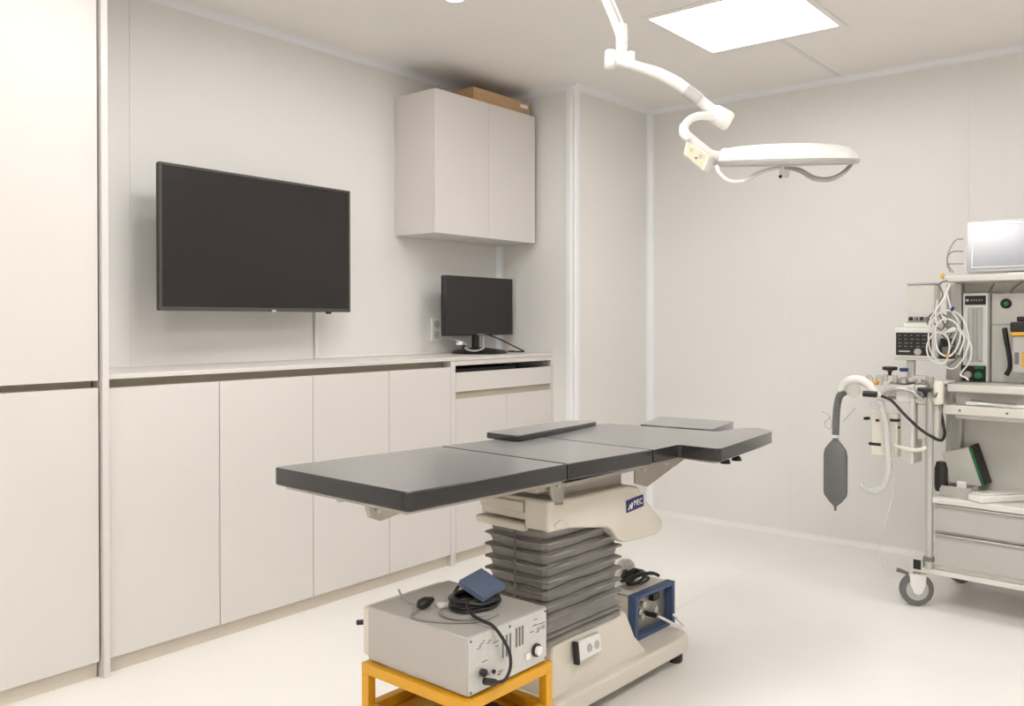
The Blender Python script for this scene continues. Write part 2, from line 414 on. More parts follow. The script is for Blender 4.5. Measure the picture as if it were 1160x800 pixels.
# base
MB().prism([(-.165, -.10), (.135, -.10), (.150, -.085), (.152, .60), (.142, .655), (.10, .680), (-.13, .680), (-.165, .655)], .04, .098, xy).build('base_flange', M_beige, TB, bev=.016, seg=4)
hump = MB(); lo = [(-.15, -.085), (.118, -.085), (.122, .43), (-.15, .43)]; hi = [(-.13, -.10+.035), (.108, -.065), (.108, .315), (-.13, .315)]
A = [hump.bm.verts.new((a, b, .085)) for a, b in lo]; B_ = [hump.bm.verts.new((a, b, .252)) for a, b in hi]
mid = [hump.bm.verts.new((a*.99, b, z)) for (a, b), z in zip([(-.145, -.082), (.114, -.080), (.113, .365), (-.145, .365)], (.16, .16, .158, .158))]
for P0, P1 in ((A, mid), (mid, B_)):
    for i in range(4): hump.bm.faces.new([P0[i], P0[(i+1) % 4], P1[(i+1) % 4], P1[i]])
hump.bm.faces.new(A[::-1]); hump.bm.faces.new(B_)
hump.build('base_cover', M_beige, TB, bev=.010, seg=4)
for x, y in ((-.12, -.06), (.11, -.06), (-.12, .62), (.11, .62)):
    MB().lathe([(0, 0), (.022, 0), (.025, .006), (.025, .034), (.016, .042), (0, .042)], (x, y, 0), (0, 0, 1), 20).build('levelling_foot', M_black, TB, smooth=True)
# bellows: pleated rings
bl = MB(); x0, x1, y0, y1 = -.118, .098, -.088, .272
prof = [(-.006, .246), (.014, .250), (.016, .262), (.003, .268), (.017, .276), (.004, .283), (.016, .292), (.001, .300)]
z = .30; NP = 8; dz = (.592 - z) / NP
for i in range(NP): prof += [(.001, z + dz*(i+.16)), (.004, z + dz*(i+.55)), (.008, z + dz*(i+.72)), (.018, z + dz*(i+.80)), (.018, z+dz*(i+.86)), (-.003, z + dz*(i+.92)), (-.009, z + dz*(i+.97)), (-.004, z + dz*(i+1.02))]
prof.append((-.002, .600))
rings = []
random.seed(11)
for (o_, z_) in prof:
    pts = []; X0, X1, Y0, Y1 = x0-o_, x1+o_, y0-o_, y1+o_
    cr = .012
    base = []
    def seg(ax, ay, bx, by, n):
        for q in range(n): base.append((ax+(bx-ax)*q/n, ay+(by-ay)*q/n))
    seg(X0+cr, Y0, X1-cr, Y0, 12); seg(X1-cr, Y0, X1, Y0+cr, 2); seg(X1, Y0+cr, X1, Y1-cr, 16); seg(X1, Y1-cr, X1-cr, Y1, 2)
    seg(X1-cr, Y1, X0+cr, Y1, 8); seg(X0+cr, Y1, X0, Y1-cr, 2); seg(X0, Y1-cr, X0, Y0+cr, 8); seg(X0, Y0+cr, X0+cr, Y0, 2)
    ph = random.random()*6
    ring = []
    for q, (bx_, by_) in enumerate(base):
        wv = .0022*math.sin(q*.55+ph) * (1 if .30 < z_ < .585 else .3)
        ring.append(bl.bm.verts.new((bx_, by_, z_ + wv)))
    rings.append(ring)
for a, b in zip(rings, rings[1:]):
    L = len(a)
    for i in range(L): bl.bm.faces.new([a[i], a[(i+1) % L], b[(i+1) % L], b[i]])
bl.bm.faces.new(rings[0][::-1]); bl.bm.faces.new(rings[-1])
bel = bl.build('bellows', M_bell, TB, smooth=False)
MB().box(-.006, -.004+.003, y0-.0195, y0-.0165, .27, .585).build('seam', M_rub, bel)
# upper housing
hp = [(-.128, .606), (-.128, .684), (.02, .676), (.275, .672), (.335, .660), (.372, .62), (.487, .525), (.484, .495), (.455, .483), (.36, .484), (.262, .492), (.225, .508), (.190, .545), (.165, .556), (-.02, .588), (-.12, .592)]
MB().prism(hp, .050, .140, yz).build('upper_housing', M_beige, TB, bev=.008, seg=3)
MB().prism([(-.112, .612), (-.112, .680), (.33, .66), (.46, .53), (.45, .50), (.29, .50), (.20, .56), (.10, .60)], -.135, .0495, yz).build('housing_core', M_beige, TB, bev=.006, seg=3)
MB().box(-.145, .0495, -.128, .24, .582, .606).build('housing_lip', M_beige, TB, bev=.007, seg=3)
MB().box(-.128, .045, -.124, -.1125, .636, .668).build('housing_slot', M_plinth, TB, bev=.003)
MB().prism([(-.10, .612), (-.07, .622), (-.035, .612), (-.03, .598), (-.09, .598)], .1402, .143, yz).build('grip_recess', M_plinth, TB, bev=.001)
# badge
bd = MB().box(.1402, .1425, .265, .365, .588, .628, rot=Matrix.Rotation(R(4), 3, 'X')).build('maker_badge', M_navy, TB, bev=.0015)
text_mesh('badge_lettering', 'MEC', .026, M_wplast, bd, (.1428, .331, .610), (math.pi/2, 0, math.pi/2))
MB().prism([(.272, .594), (.280, .594), (.286, .604), (.290, .594), (.297, .594), (.300, .612), (.293, .616), (.291, .603), (.285, .612), (.279, .602)], .1428, .1436, yz).build('badge_emblem', M_wplast, bd)
MB().prism([(.299, .610), (.307, .613), (.303, .621)], .1428, .1436, yz).build('badge_emblem', M_green, bd)
# socket plate on base
sk = MB().box(-.004, .016, -.058, .058, -.030, .030).build('power_socket', M_wplast, TB, bev=.006, loc=(.118, .085, .205), rot=(0, R(-6), 0))
for yy in (-.005, .032): MB().lathe([(0, .0165), (.009, .0165), (.010, .018), (.012, .018), (.013, .0165)], (0, yy, 0), (1, 0, 0), 16).build('socket_hole', M_lgrey, sk, smooth=True)
MB().box(.0, .020, -.069, -.0585, -.034, .034).build('socket_hinge', M_black, sk, bev=.003)
# pump body behind the column
MB().lathe([(0, 0), (.036, 0), (.038, .01), (.038, .175), (.032, .205), (.018, .218), (0, .22)], (-.112, .640, .095), (0, 0, 1), 28).build('pump_housing', M_wplast, TB, smooth=True)
for zz in (.20, .262): MB().lathe([(0, 0), (.011, 0), (.013, .008), (.010, .012), (0, .012)], (-.092, .608, zz+.015), (.6, -.8, 0), 16).build('pump_port', M_black, TB, smooth=True)
# support frame
fr = MB()
fr.box(.085, .125, -.16, .43, .708, .742); fr.box(-.16, -.12, -.16, .43, .708, .742)
fr.box(-.12, .085, -.14, -.10, .708, .742); fr.box(-.12, .085, .38, .42, .708, .742)
fr.box(-.08, .10, -.05, .30, .664, .7075)
fr.build('support_frame', M_steel, TB, bev=.003)
MB().prism([(-.10, .665), (-.055, .66), (-.045, .742), (-.115, .742)], .126, .140, yz).build('hinge_block', M_steel, TB, bev=.003)
for a in (-.082, -.03, .10, .20): MB().cyl((.124, a, .722), (.146, a, .722), .007, 12).build('bolt', M_alu, TB, smooth=True)
MB().prism([(.33, .742), (.33, .668), (.40, .648), (.62, .705), (.74, .738), (.74, .748)], .126, .134, yz).build('head_bracket', M_steel, TB, bev=.002)
MB().prism([(.33, .742), (.33, .668), (.40, .648), (.62, .705), (.74, .738), (.74, .748)], -.155, -.147, yz).build('head_bracket', M_steel, TB, bev=.002)
for a in (.36, .50): MB().cyl((.128, a, .715), (.150, a, .715), .009, 14).build('bolt', M_alu, TB, smooth=True)
# leg section rail with end bracket
lr = MB().prism([(-.165, .758), (-.165, .728), (-.60, .735), (-.705, .722), (-.735, .735), (-.745, .765), (-.70, .768)], .085, .10, yz)
lr.prism([(-.165, .758), (-.165, .728), (-.60, .735), (-.69, .740), (-.70, .768)], -.09, -.075, yz)
lr.build('leg_rail', M_steel, TB, bev=.002)
for a in (-.715, -.675): MB().cyl((.092, a, .750), (.106, a, .750), .007, 12).build('bolt', M_alu, TB, smooth=True)
# knobs under head section
for yy in (.62, .70):
    MB().lathe([(0, -.028), (.018, -.028), (.014, -.016), (.006, -.010), (.005, .006), (0, .006)], (.30, yy, .745), (0, 0, 1), 16).build('clamp_knob', M_black, TB, smooth=True)
MB().cyl((.27, .82, .748), (.29, .82, .748), .005, 12).build('clamp_knob', M_orange, TB, smooth=True)
MB().cyl((.25, .50, .742), (.27, .50, .742), .006, 12).build('clamp_knob', M_orange, TB, smooth=True)
# mattress: slabs of rounded outline on a thin plate
def zt(y): return .8235 - .020 * (y + .783)
def slab(name, poly, ztop, th, m, parent, bev=.007):
    """poly in plan; ztop(y) gives the upper face; a thin rounded cushion"""
    mb = MB(); n = len(poly)
    A = [mb.bm.verts.new((a, b, ztop(b) - th)) for a, b in poly]; B = [mb.bm.verts.new((a, b, ztop(b))) for a, b in poly]
    mb.bm.faces.new(A[::-1]); mb.bm.faces.new(B)
    for i in range(n): mb.bm.faces.new([A[i], A[(i+1) % n], B[(i+1) % n], B[i]])
    return mb.build(name, m, parent, bev=bev, seg=4)
def rnd(poly, r, n=5):
    out = []; N = len(poly)
    for i in range(N):
        rr = r[i] if isinstance(r, (list, tuple)) else r
        p = Vector(poly[i]); a = (Vector(poly[i-1]) - p).normalized(); b = (Vector(poly[(i+1) % N]) - p).normalized()
        if rr <= 0: out.append(tuple(p)); continue
        p0, p1 = p + a*rr, p + b*rr
        for q in range(n+1):
            t = q/n; out.append(tuple((1-t)**2*p0 + 2*t*(1-t)*p + t*t*p1))
    return out
XLm, XRm = -.238, .262
legp = rnd([(XLm+.006, -.783), (XRm+.012, -.775), (XRm, -.196), (XLm, -.19)], [.02, .02, .006, .006])
slab('leg_mattress', legp, zt, .045, M_vinylT, TB)
slab('leg_plate', [(XLm+.03, -.76), (XRm-.015, -.755), (XRm-.015, -.20), (XLm+.02, -.20)], lambda y: zt(y)-.0455, .010, M_steel, TB, bev=.001)
slab('seat_mattress', rnd([(XLm, -.184), (XRm, -.190), (XRm+.003, .222), (XLm, .226)], .006), zt, .045, M_vinylT, TB)
slab('seat_plate', [(XLm+.02, -.18), (XRm-.015, -.18), (XRm-.015, .45), (XLm+.02, .45)], lambda y: .757, .010, M_steel, TB, bev=.001)
zb = lambda y: .803
backp = rnd([(XLm, .232), (XRm+.004, .228), (XRm+.004, .374), (.409, .376), (.345, .895), (.262, .950), (.222, .90), (.20, .748), (-.235, .690)], [.006, .006, .012, .022, .03, .03, .04, .012, .012])
slab('back_mattress', backp, zb, .040, M_vinylT, TB)
slab('back_plate', rnd([(XLm+.02, .46), (.385, .40), (.33, .87), (.25, .91), (.19, .72), (-.21, .66)], .02), lambda y: .7625, .010, M_steel, TB, bev=.001)
hd = rnd([(-.108, .722), (.178, .758), (.112, 1.055), (-.208, 1.015)], [.02, .012, .02, .03])
slab('head_mattress', hd, lambda y: .806, .040, M_vinylT, TB, bev=.006)
slab('head_plate', rnd([(-.09, .60), (.10, .62), (.07, 1.02), (-.16, .99)], .02), lambda y: .7520, .008, M_steel, TB, bev=.001)
arm = rnd([(-.268, .045), (-.125, .050), (-.222, .612), (-.270, .655), (-.335, .545), (-.300, .24)], [.02, .03, .02, .02, .06, .1])
slab('arm_board', arm, lambda y: .8295 - .020*(y), .020, M_vinylT, TB, bev=.005)
MB().cyl((-.27, .66, .798), (-.20, .70, .798), .005, 10).build('arm_pin', M_steel, TB)

# ------------------------------------------------------------------ power box on table base
PB = thing('power_box', 'beige power box with deep blue front frame standing on the table base', 'power box', (-1.585, 2.683, .0985), R(-2))
# body hollow towards +X
b_ = MB(); d0, d1, w0, w1, h = -.080, .035, -.125, .125, .150
b_.box(d0, d0+.006, w0, w1, 0, h); b_.box(d0, d1-.012, w0, w0+.005, 0, h); b_.box(d0, d1-.012, w1-.005, w1, 0, h)
b_.box(d0, d1-.012, w0, w1, 0, .005); b_.box(d0, d1-.012, w0, w1, h-.005, h)
b_.build('case', M_beige, PB, bev=.001)
f = MB(); q = .013
f.box(d1-.03, d1+.004, w0-.003, w0+q, -.0005+.001, h+.003); f.box(d1-.03, d1+.004, w1-q, w1+.003, .0005, h+.003)
f.box(d1-.03, d1+.004, w0+q, w1-q, .0005, q); f.box(d1-.03, d1+.004, w0+q, w1-q, h-.010, h+.003)
f.build('front_frame', M_bluef, PB, bev=.002)
MB().box(d1-.036, d1-.031, w0+.006, w1-.006, .006, h-.006).build('connector_plate', M_steel, PB)
MB().box(d1-.030, d1-.010, .005, .048, .104, .130).build('switch', M_black, PB, bev=.002)
for yy, zz in ((-.07, .085), (-.045, .105), (-.055, .065), (.03, .07)): MB().cyl((d1-.031, yy, zz), (d1-.014, yy, zz), .011, 14).build('connector', M_alu, PB, smooth=True)
MB().cyl((d1-.030, -.02, .066), (d1+.012, -.01, .062), .009, 14).build('plug', M_black, PB, smooth=True)
o = MB().tube([(-1.535, 2.675, .160), (-1.515, 2.705, .140), (-1.50, 2.745, .116), (-1.495, 2.785, .1045), (-1.515, 2.805, .105), (-1.53, 2.790, .128), (-1.525, 2.77, .142)], .0048).build('power_lead', M_wplast, smooth=True)
tag(o, 'white lead plugged into the blue-framed box and drooping onto the base', 'cable')
random.seed(8)
o = MB(); zb0 = .0985 + .153 + .006
for i in range(5):
    pts = []; cx, cy = -1.625 + random.uniform(-.006, .006), 2.665 + random.uniform(-.02, .02)
    for k in range(8):
        a = k/8*2*math.pi + i; rx, ry = random.uniform(.018, .036), random.uniform(.045, .085)
        pts.append((cx+rx*math.cos(a), cy+ry*math.sin(a), zb0 + .008*i + random.uniform(0, .016)))
    o.tube(pts, .0046, 8, 4, True)
o.tube([(-1.64, 2.60, zb0+.02), (-1.62, 2.65, zb0+.055), (-1.61, 2.70, zb0+.035), (-1.60, 2.76, zb0+.02)], .006, 8)
o.tube([(-1.65, 2.58, zb0+.03), (-1.62, 2.64, zb0+.03), (-1.60, 2.73, zb0+.03), (-1.59, 2.775, zb0+.012)], .006, 8)
tag(o.build('cable_coil', M_black, smooth=True), 'tangled black cable bundle on top of the blue-framed box', 'cable')

# ------------------------------------------------------------------ yellow stand and console
YS = thing('yellow_stand', 'low yellow square-tube steel stand under the grey console', 'stand', (-1.556, 1.668, 0), R(-1))
sx, sy, tz = .188, .166, .302; tt = .026
for a, b in ((-1, -1), (1, -1), (1, 1), (-1, 1)):
    MB().box(a*sx - (tt if a > 0 else 0), a*sx + (tt if a < 0 else 0), b*sy - (tt if b > 0 else 0), b*sy + (tt if b < 0 else 0), 0, tz-.028).build('leg', M_yel, YS, bev=.0015)
for z0, nm in ((tz-.0275, 'top_rail'), (.165, 'lower_rail')):
    for b in (-1, 1):
        MB().box(-sx + (0 if nm == 'top_rail' else tt+.0003), sx - (0 if nm == 'top_rail' else tt+.0003), b*sy - (tt if b > 0 else 0), b*sy + (tt if b < 0 else 0), z0, z0+.0275).build(nm, M_yel, YS, bev=.0015)
    for a in (-1, 1):
        MB().box(a*sx - (tt if a > 0 else 0), a*sx + (tt if a < 0 else 0), -sy+tt+.0003, sy-tt-.0003, z0, z0+.0275).build(nm, M_yel, YS, bev=.0015)
MB().box(-sx+.004, sx-.004, -sy+.004, sy-.004, .1605, .1645).build('shelf_plate', M_yel, YS)
FP = thing('foot_pedal', 'black foot pedal lying on the yellow stand\'s lower shelf', 'pedal', (-1.50, 1.66, .165), R(10))
MB().box(-.07, .07, -.10, .08, 0, .022).build('base', M_black, FP, bev=.006)
MB().box(-.055, .055, -.08, .05, .024, .034, rot=Matrix.Rotation(R(6), 3, 'X')).build('treadle', M_black, FP, bev=.005)
o = MB(); 
for i in range(3): o.tube([(-1.64+.035*math.cos(k/10*6.283), 1.735+.04*math.sin(k/10*6.283)*(1), .172+.013*i) for k in range(10)], .0062, 8, 4, True)
tag(o.build('hose_coil', M_lgrey, smooth=True), 'coiled light grey hose inside the yellow stand', 'hose')

CN = thing('medical_console', 'grey metal medical console with connector panel standing on the yellow stand', 'console', (-1.556, 1.668, .3025), R(-1))
cx, cy, chh = .180, .150, .145
MB().box(-cx, cx-.003, -cy, cy, .004, chh).build('case', M_cons, CN, bev=.003)
pn = MB().box(cx-.0028, cx+.001, -cy+.002, cy-.002, .006, chh-.002).build('connector_panel', M_panelb, CN, bev=.001)
MB().box(-cx-.030, -cx-.0005, -cy+.004, cy-.004, .008, chh-.006).build('front_bezel', M_beige, CN, bev=.010, seg=3)
MB().cyl((-cx-.030, -cy+.05, .085), (-cx-.070, -cy+.02, .080), .007, 12).build('front_lever', M_black, CN, smooth=True)
for a, b in ((-.15, -.12), (.15, -.12), (.15, .12), (-.15, .12)): MB().cyl((a, b, 0), (a, b, .005), .012, 12).build('foot', M_rub, CN)
for i, yy in enumerate((-.026, -.012, .002, .026, .038, .050)):
    MB().box(cx+.0012, cx+.0022, yy-.003, yy+.003, .062+ (.0 if i < 3 else .012), .116+(.0 if i < 3 else .006)).build('vent_slot', M_print, pn)
MB().lathe([(0, 0), (.008, 0), (.0095, .005), (.0095, .013), (.006, .015), (0, .015)], (cx+.001, -.105, .052), (1, 0, 0), 18).build('connector', M_black, pn, smooth=True)
MB().lathe([(.012, 0), (.017, 0), (.017, .006), (.012, .007), (.012, 0)], (cx+.001, .103, .045), (1, 0, 0), 20).build('connector_ring', M_black, pn, smooth=True)
MB().lathe([(0, 0), (.0118, 0), (.0118, .014), (0, .015)], (cx+.001, .103, .045), (1, 0, 0), 18).build('connector', M_wplast, pn, smooth=True)
MB().cyl((cx+.001, -.062, .040), (cx+.006, -.062, .040), .005, 12).build('connector', M_black, pn)
MB().cyl((cx+.001, -.078, .040), (cx+.006, -.078, .040), .004, 12).build('connector', M_alu, pn)
MB().box(cx+.001, cx+.005, .060, .078, .030, .046).build('fuse_holder', M_wplast, pn, bev=.001)
random.seed(2)
for (ya, yb2, za, zb2, nn) in ((-.128, -.095, .10, .125, 4), (-.10, -.045, .072, .118, 7), (.062, .14, .085, .130, 12), (-.045, .02, .020, .032, 4)):
    pr = MB()
    for i in range(nn):
        y_, z_ = random.uniform(ya, yb2), random.uniform(za, zb2); pr.box(cx+.0011, cx+.0015, y_-random.uniform(.003, .009), y_+random.uniform(.003, .009), z_, z_+.0022)
    pr.build('panel_print', M_print, pn)
for yy, zz in ((-.142, .013), (.142, .013), (-.142, .135), (.142, .135), (.0, .133)): MB().cyl((cx+.001, yy, zz), (cx+.003, yy, zz), .0032, 10).build('screw', M_print, pn)
# things lying on the console (top at z = .4475)
ZT = .3025 + .145
o = MB()
for i in range(6):
    rx, ry = .058 - .008*(i % 3), .074 - .007*(i % 2)
    pts = [(-1.525 + rx*math.cos(k/14*6.283) + .003*math.sin(i*3), 1.700 + ry*math.sin(k/14*6.283) + .003*math.cos(i*2), ZT + .007 + .0050*i + .003*math.sin(k+i)) for k in range(14)]
    o.tube(pts, .0052, 8, 4, True)
o.tube([(-1.50, 1.64, ZT+.035), (-1.45, 1.605, ZT+.020), (-1.405, 1.60, ZT+.012), (-1.380, 1.602, ZT+.008), (-1.362, 1.613, ZT-.015), (-1.352, 1.635, ZT-.06), (-1.350, 1.637, ZT-.10), (-1.348, 1.612, ZT-.122), (-1.352, 1.575, ZT-.117)], .0042, 10)
o.tube([(-1.57, 1.67, ZT+.03), (-1.585, 1.72, ZT+.045), (-1.57, 1.77, ZT+.045), (-1.54, 1.79, ZT+.035)], .0045, 8)
o.cyl((-1.350, 1.580, ZT-.118), (-1.356, 1.548, ZT-.106), .0085, 14)
tag(o.build('black_cable', M_black, smooth=True), 'coiled black cable on the grey console with its end plugged in the panel', 'cable')
t = thing('blue_box', 'small dark blue box resting in the black cable coil on the console', 'box', (-1.505, 1.708, ZT+.048), R(8))
MB().box(-.042, .042, -.050, .050, 0, .018, rot=Matrix.Rotation(R(22), 3, 'Y') @ Matrix.Rotation(R(5), 3, 'X')).build('carton', M_blueb, t, bev=.002)
t = thing('cable_connector', 'black oval cable connector with grey tail left of the black coil', 'connector', (-1.615, 1.60, ZT), R(20))
MB().lathe([(0, 0), (.007, .001), (.014, .012), (.015, .032), (.011, .046), (.007, .060), (0, .062)], (0, -.03, .0155), (.25, 1, 0), 18).build('body', M_black, t, smooth=True)
MB().tube([(-.004, -.028, .0155), (-.03, -.045, .03), (-.05, -.04, .055)], .0028, 8).build('tail', M_cable, t, smooth=True)
o = MB().tube([(-1.605, 1.575, ZT+.004), (-1.585, 1.53, ZT+.004), (-1.54, 1.530, ZT+.004), (-1.48, 1.56, ZT+.004), (-1.43, 1.61, ZT+.004), (-1.425, 1.68, ZT+.004)], .0030, 8)
o.tube([(-1.555, 1.605, ZT+.006), (-1.54, 1.590, ZT+.006), (-1.50, 1.58, ZT+.006), (-1.45, 1.605, ZT+.006), (-1.425, 1.65, ZT+.006)], .0052, 8)
tag(o.build('grey_cable', M_cable, smooth=True), 'grey cable looping over the console\'s top in front of the black coil', 'cable')
o = MB().box(-.028, .028, -.012, .012, 0, .012).build('white_plug', M_wplast, bev=.004, loc=(-1.572, 1.648, ZT+.0005), rot=(0, 0, R(60)))
tag(o, 'small white plug between black connector and black coil', 'plug')

# ------------------------------------------------------------------ surgical lamp on its ceiling arm
OL = thing('surgical_lamp', 'white surgical lamp head on a jointed ceiling arm above the operating table', 'surgical lamp', (-1.6913, 2.5096, 2.4900))
OL.location.z = ZC
def WM(): return MB(world=True)
z0 = OL.location
WM().lathe([(0, -.03), (.04, -.03), (.09, -.012), (.095, 0), (0, 0)], (z0.x, z0.y, ZC), (0, 0, 1), 32).build('ceiling_flange', M_white, OL, smooth=True)
WM().tube([(z0.x, z0.y, ZC-.01), (-1.6860, 2.5127, 2.3866), (-1.6620, 2.5314, 2.3075), (-1.6404, 2.5483, 2.2405), (-1.6212, 2.5632, 2.1736), (-1.6138, 2.5687, 2.1310)], [.020, .019, .0165, .0155, .016, .016], 14).build('drop_arm', M_white, OL, smooth=True)
WM().tube([(-1.6742, 2.5224, 2.3866), (-1.6318, 2.5237, 2.2982), (-1.6104, 2.5405, 2.2379), (-1.5964, 2.5577, 2.1792), (-1.6069, 2.5746, 2.1432)], .0045, 8).build('supply_cable', M_wplast, OL, smooth=True)
WM().lathe([(0, -.048), (.030, -.048), (.036, -.040), (.036, -.018), (.028, -.012), (.028, .030), (.033, .038), (.030, .052), (0, .054)], (-1.6254, 2.5588, 2.0945), (.80, .60, -.03), 24).build('upper_joint', M_white, OL, smooth=True)
WM().cyl((-1.6191, 2.5655, 2.2162), (-1.6185, 2.5647, 2.1188), .019, 18).build('swivel_sleeve', M_white, OL, smooth=True)
WM().tube([(-1.6149, 2.5479, 2.0870), (-1.5633, 2.5900, 2.0658), (-1.5140, 2.6302, 2.0446), (-1.4600, 2.6741, 2.0083), (-1.4082, 2.7160, 1.9568), (-1.3705, 2.7465, 1.9205), (-1.3470, 2.7655, 1.9023)], [.018, .018, .020, .021, .019, .018, .017], 16).build('spring_arm', M_white, OL, smooth=True)
WM().tube([(-1.4374, 2.6885, 1.9863), (-1.4153, 2.7038, 1.9661), (-1.3988, 2.7171, 1.9495)], .0208, 16, 3).build('arm_label', M_lgrey, OL, smooth=True)
WM().lathe([(0, -.040), (.026, -.040), (.033, -.030), (.034, .022), (.028, .032), (0, .034)], (-1.3423, 2.7693, 1.8902), (.62, .45, -.42), 24).build('elbow_joint', M_white, OL, smooth=True)
WM().tube([(-1.3470, 2.7589, 1.8891), (-1.3775, 2.7080, 1.8934), (-1.4004, 2.6632, 1.8798), (-1.4138, 2.6389, 1.8537), (-1.4114, 2.6405, 1.8270), (-1.3953, 2.6664, 1.8023), (-1.3744, 2.6961, 1.7774), (-1.3627, 2.7315, 1.7632), (-1.3484, 2.7691, 1.7579)], [.016, .0145, .0135, .0135, .0145, .0155, .0155, .015, .018], 14).build('curved_yoke', M_white, OL, smooth=True)
WM().tube([(-1.4208, 2.6332, 1.8567), (-1.4158, 2.6304, 1.8229), (-1.4043, 2.6396, 1.8051)], [.010, .013, .010], 12, 4).build('cable_cover', M_white, OL, smooth=True)
# control pad, facing the camera side and left
c0, c1, c2, c3 = Vector((-1.4113, 2.6404, 1.8062)), Vector((-1.3489, 2.6909, 1.7527)), Vector((-1.3647, 2.6773, 1.6992)), Vector((-1.4178, 2.6343, 1.7557))
nn = (c1-c0).cross(c2-c0).normalized()
if nn.dot(Vector((0, 0, CH)) - c0) < 0: nn = -nn
mb = WM(); back = [c - nn*.045 + Vector((.02, .02, .0)) for c in (c0, c1, c2, c3)]
A = [mb.bm.verts.new(c) for c in (c0, c1, c2, c3)]; Bv = [mb.bm.verts.new(c) for c in back]
mb.bm.faces.new(A); mb.bm.faces.new(Bv[::-1])
for i in range(4): mb.bm.faces.new([A[i], A[(i+1) % 4], Bv[(i+1) % 4], Bv[i]])
kp = mb.build('control_box', M_white, OL, bev=.005, seg=3)
def ins(f): 
    m_ = (c0+c1+c2+c3)/4; return [m_ + (c-m_)*f + nn*.0008 for c in (c0, c1, c2, c3)]
mb = WM(); A = [mb.bm.verts.new(c) for c in ins(.82)]; Bv = [mb.bm.verts.new(c - nn*.002) for c in ins(.82)]
mb.bm.faces.new(A); mb.bm.faces.new(Bv[::-1])
for i in range(4): mb.bm.faces.new([A[i], A[(i+1) % 4], Bv[(i+1) % 4], Bv[i]])
kpad = mb.build('keypad', M_cream, OL)
for fa, fb, mm, rr_ in ((.28, .42, M_lgrey, .007), (.66, .45, M_lgrey, .008), (.50, .72, M_print, .004)):
    p = c0 + (c1-c0)*fa + (c3-c0)*fb + nn*.001
    mb = WM(); mb.cyl(p, p + nn*.002, rr_, 16); mb.build('key', mm, OL)
# head
hx = Vector((-1.1811, 2.9191, 1.7385)); ax = Vector((0.0891, -0.1307, 0.9874)); RH = .238
hd_ = WM().lathe([(0, .066), (.10, .064), (.17, .058), (.205, .050), (.226, .036), (.236, .020), (RH, .012), (RH, .010)], hx, ax, 64)
hd_.build('lamp_dome', M_white, OL, smooth=True)
WM().lathe([(RH, .010), (RH+.001, .006), (RH, -.004), (.22, -.008), (0, -.009)], hx, ax, 64).build('light_face', M_lgrey, OL, smooth=True)
WM().lathe([(RH+.0, .011), (RH+.0035, .008), (RH+.0035, .002), (RH, .0)], hx, ax, 64).build('rim', M_alu, OL, smooth=True)
WM().lathe([(0, -.03), (.024, -.03), (.030, -.02), (.030, .02), (.024, .03), (0, .03)], (-1.3250, 2.7883, 1.7579), (.779, .626, 0), 20).build('head_joint', M_white, OL, smooth=True)
WM().lathe([(0, -.05), (.012, -.05), (.016, -.046), (.017, -.014), (0, -.014)], hx - ax*.0, ax, 20).build('sterile_handle', M_wplast, OL, smooth=True)
WM().cyl((-1.1827, 2.8849, 1.6888), (-1.1787, 2.8752, 1.6871), .006, 12).build('camera_lens', M_black, OL)
WM().tube([(-1.3303, 2.7057, 1.7170), (-1.3188, 2.7019, 1.6916), (-1.2890, 2.7131, 1.6633), (-1.2502, 2.7449, 1.6633), (-1.2204, 2.7828, 1.6886), (-1.2006, 2.8380, 1.7086), (-1.1809, 2.8803, 1.7181)], [.007, .007, .0075, .0075, .007, .006, .005], 10).build('grab_handle', M_wplast, OL, smooth=True)
WM().tube([(-1.1692, 2.8898, 1.7181), (-1.1144, 2.8829, 1.7022), (-1.0665, 2.8831, 1.6706), (-1.0255, 2.9166, 1.6676), (-0.9984, 2.9651, 1.6916), (-0.9880, 3.0129, 1.7236)], [.005, .008, .009, .0085, .0075, .007], 10).build('grab_handle', M_lgrey, OL, smooth=True)

# ------------------------------------------------------------------ anaesthesia workstation
AW = thing('anesthesia_machine', 'white anaesthesia machine on castors with two grey drawers and breathing circuit', 'anaesthesia machine', (-.96, 3.86, 0), R(-3))
U1 = .74; D = .52
# castors
def castor(u, v, face):
    r = .068; ax_ = Vector((math.sin(face), -math.cos(face), 0)); sd = Vector((math.cos(face), math.sin(face), 0))
    c = Vector((u, v, r+.001))
    w_ = MB().lathe([(.045, -.014), (r-.004, -.014), (r, -.008), (r, .008), (r-.004, .014), (.045, .014), (.045, -.014)], c, ax_, 36).build('castor_wheel', M_rub, AW, smooth=True)
    MB().lathe([(0, -.0135), (.0448, -.0135), (.0448, .0135), (0, .0135)], c, ax_, 28).build('wheel_hub', M_lgrey, w_, smooth=True)
    f = MB()
    top = c + Vector((0, 0, .075))
    for s_ in (-1, 1):
        o_ = ax_*(.0205*s_)
        poly = [(-.034, .062), (.034, .062), (.030, .02), (.018, -.012), (.0, -.022), (-.018, -.012), (-.030, .02)]
        f.prism(poly, -.0025, .0025, lambda a, b, h, o_=o_: tuple(c + o_ + sd*a + Vector((0, 0, b)) + ax_*h))
    f.prism([(-.034, -.023), (.034, -.023), (.034, .023), (-.034, .023)], .058, .066, lambda a, b, h: tuple(c + sd*a + ax_*b + Vector((0, 0, h))))
    fo = f.build('castor_fork', M_wplast, AW, bev=.002)
    MB().cyl(c+Vector((0, 0, .066)), c+Vector((0, 0, .10)), .012, 14).build('castor_stem', M_steel, fo)
    MB().tube([c - sd*.03 + Vector((0, 0, .062)), c - sd*.062 + Vector((0, 0, .074)), c - sd*.078+Vector((0, 0, .078))], [.006, .008, .009], 10, 3).build('brake_pedal', M_rub, fo, smooth=True)
castor(-.042, .03, R(36)); castor(.005, .50, R(50)); castor(U1-.05, .04, R(20)); castor(U1-.05, .50, R(40))
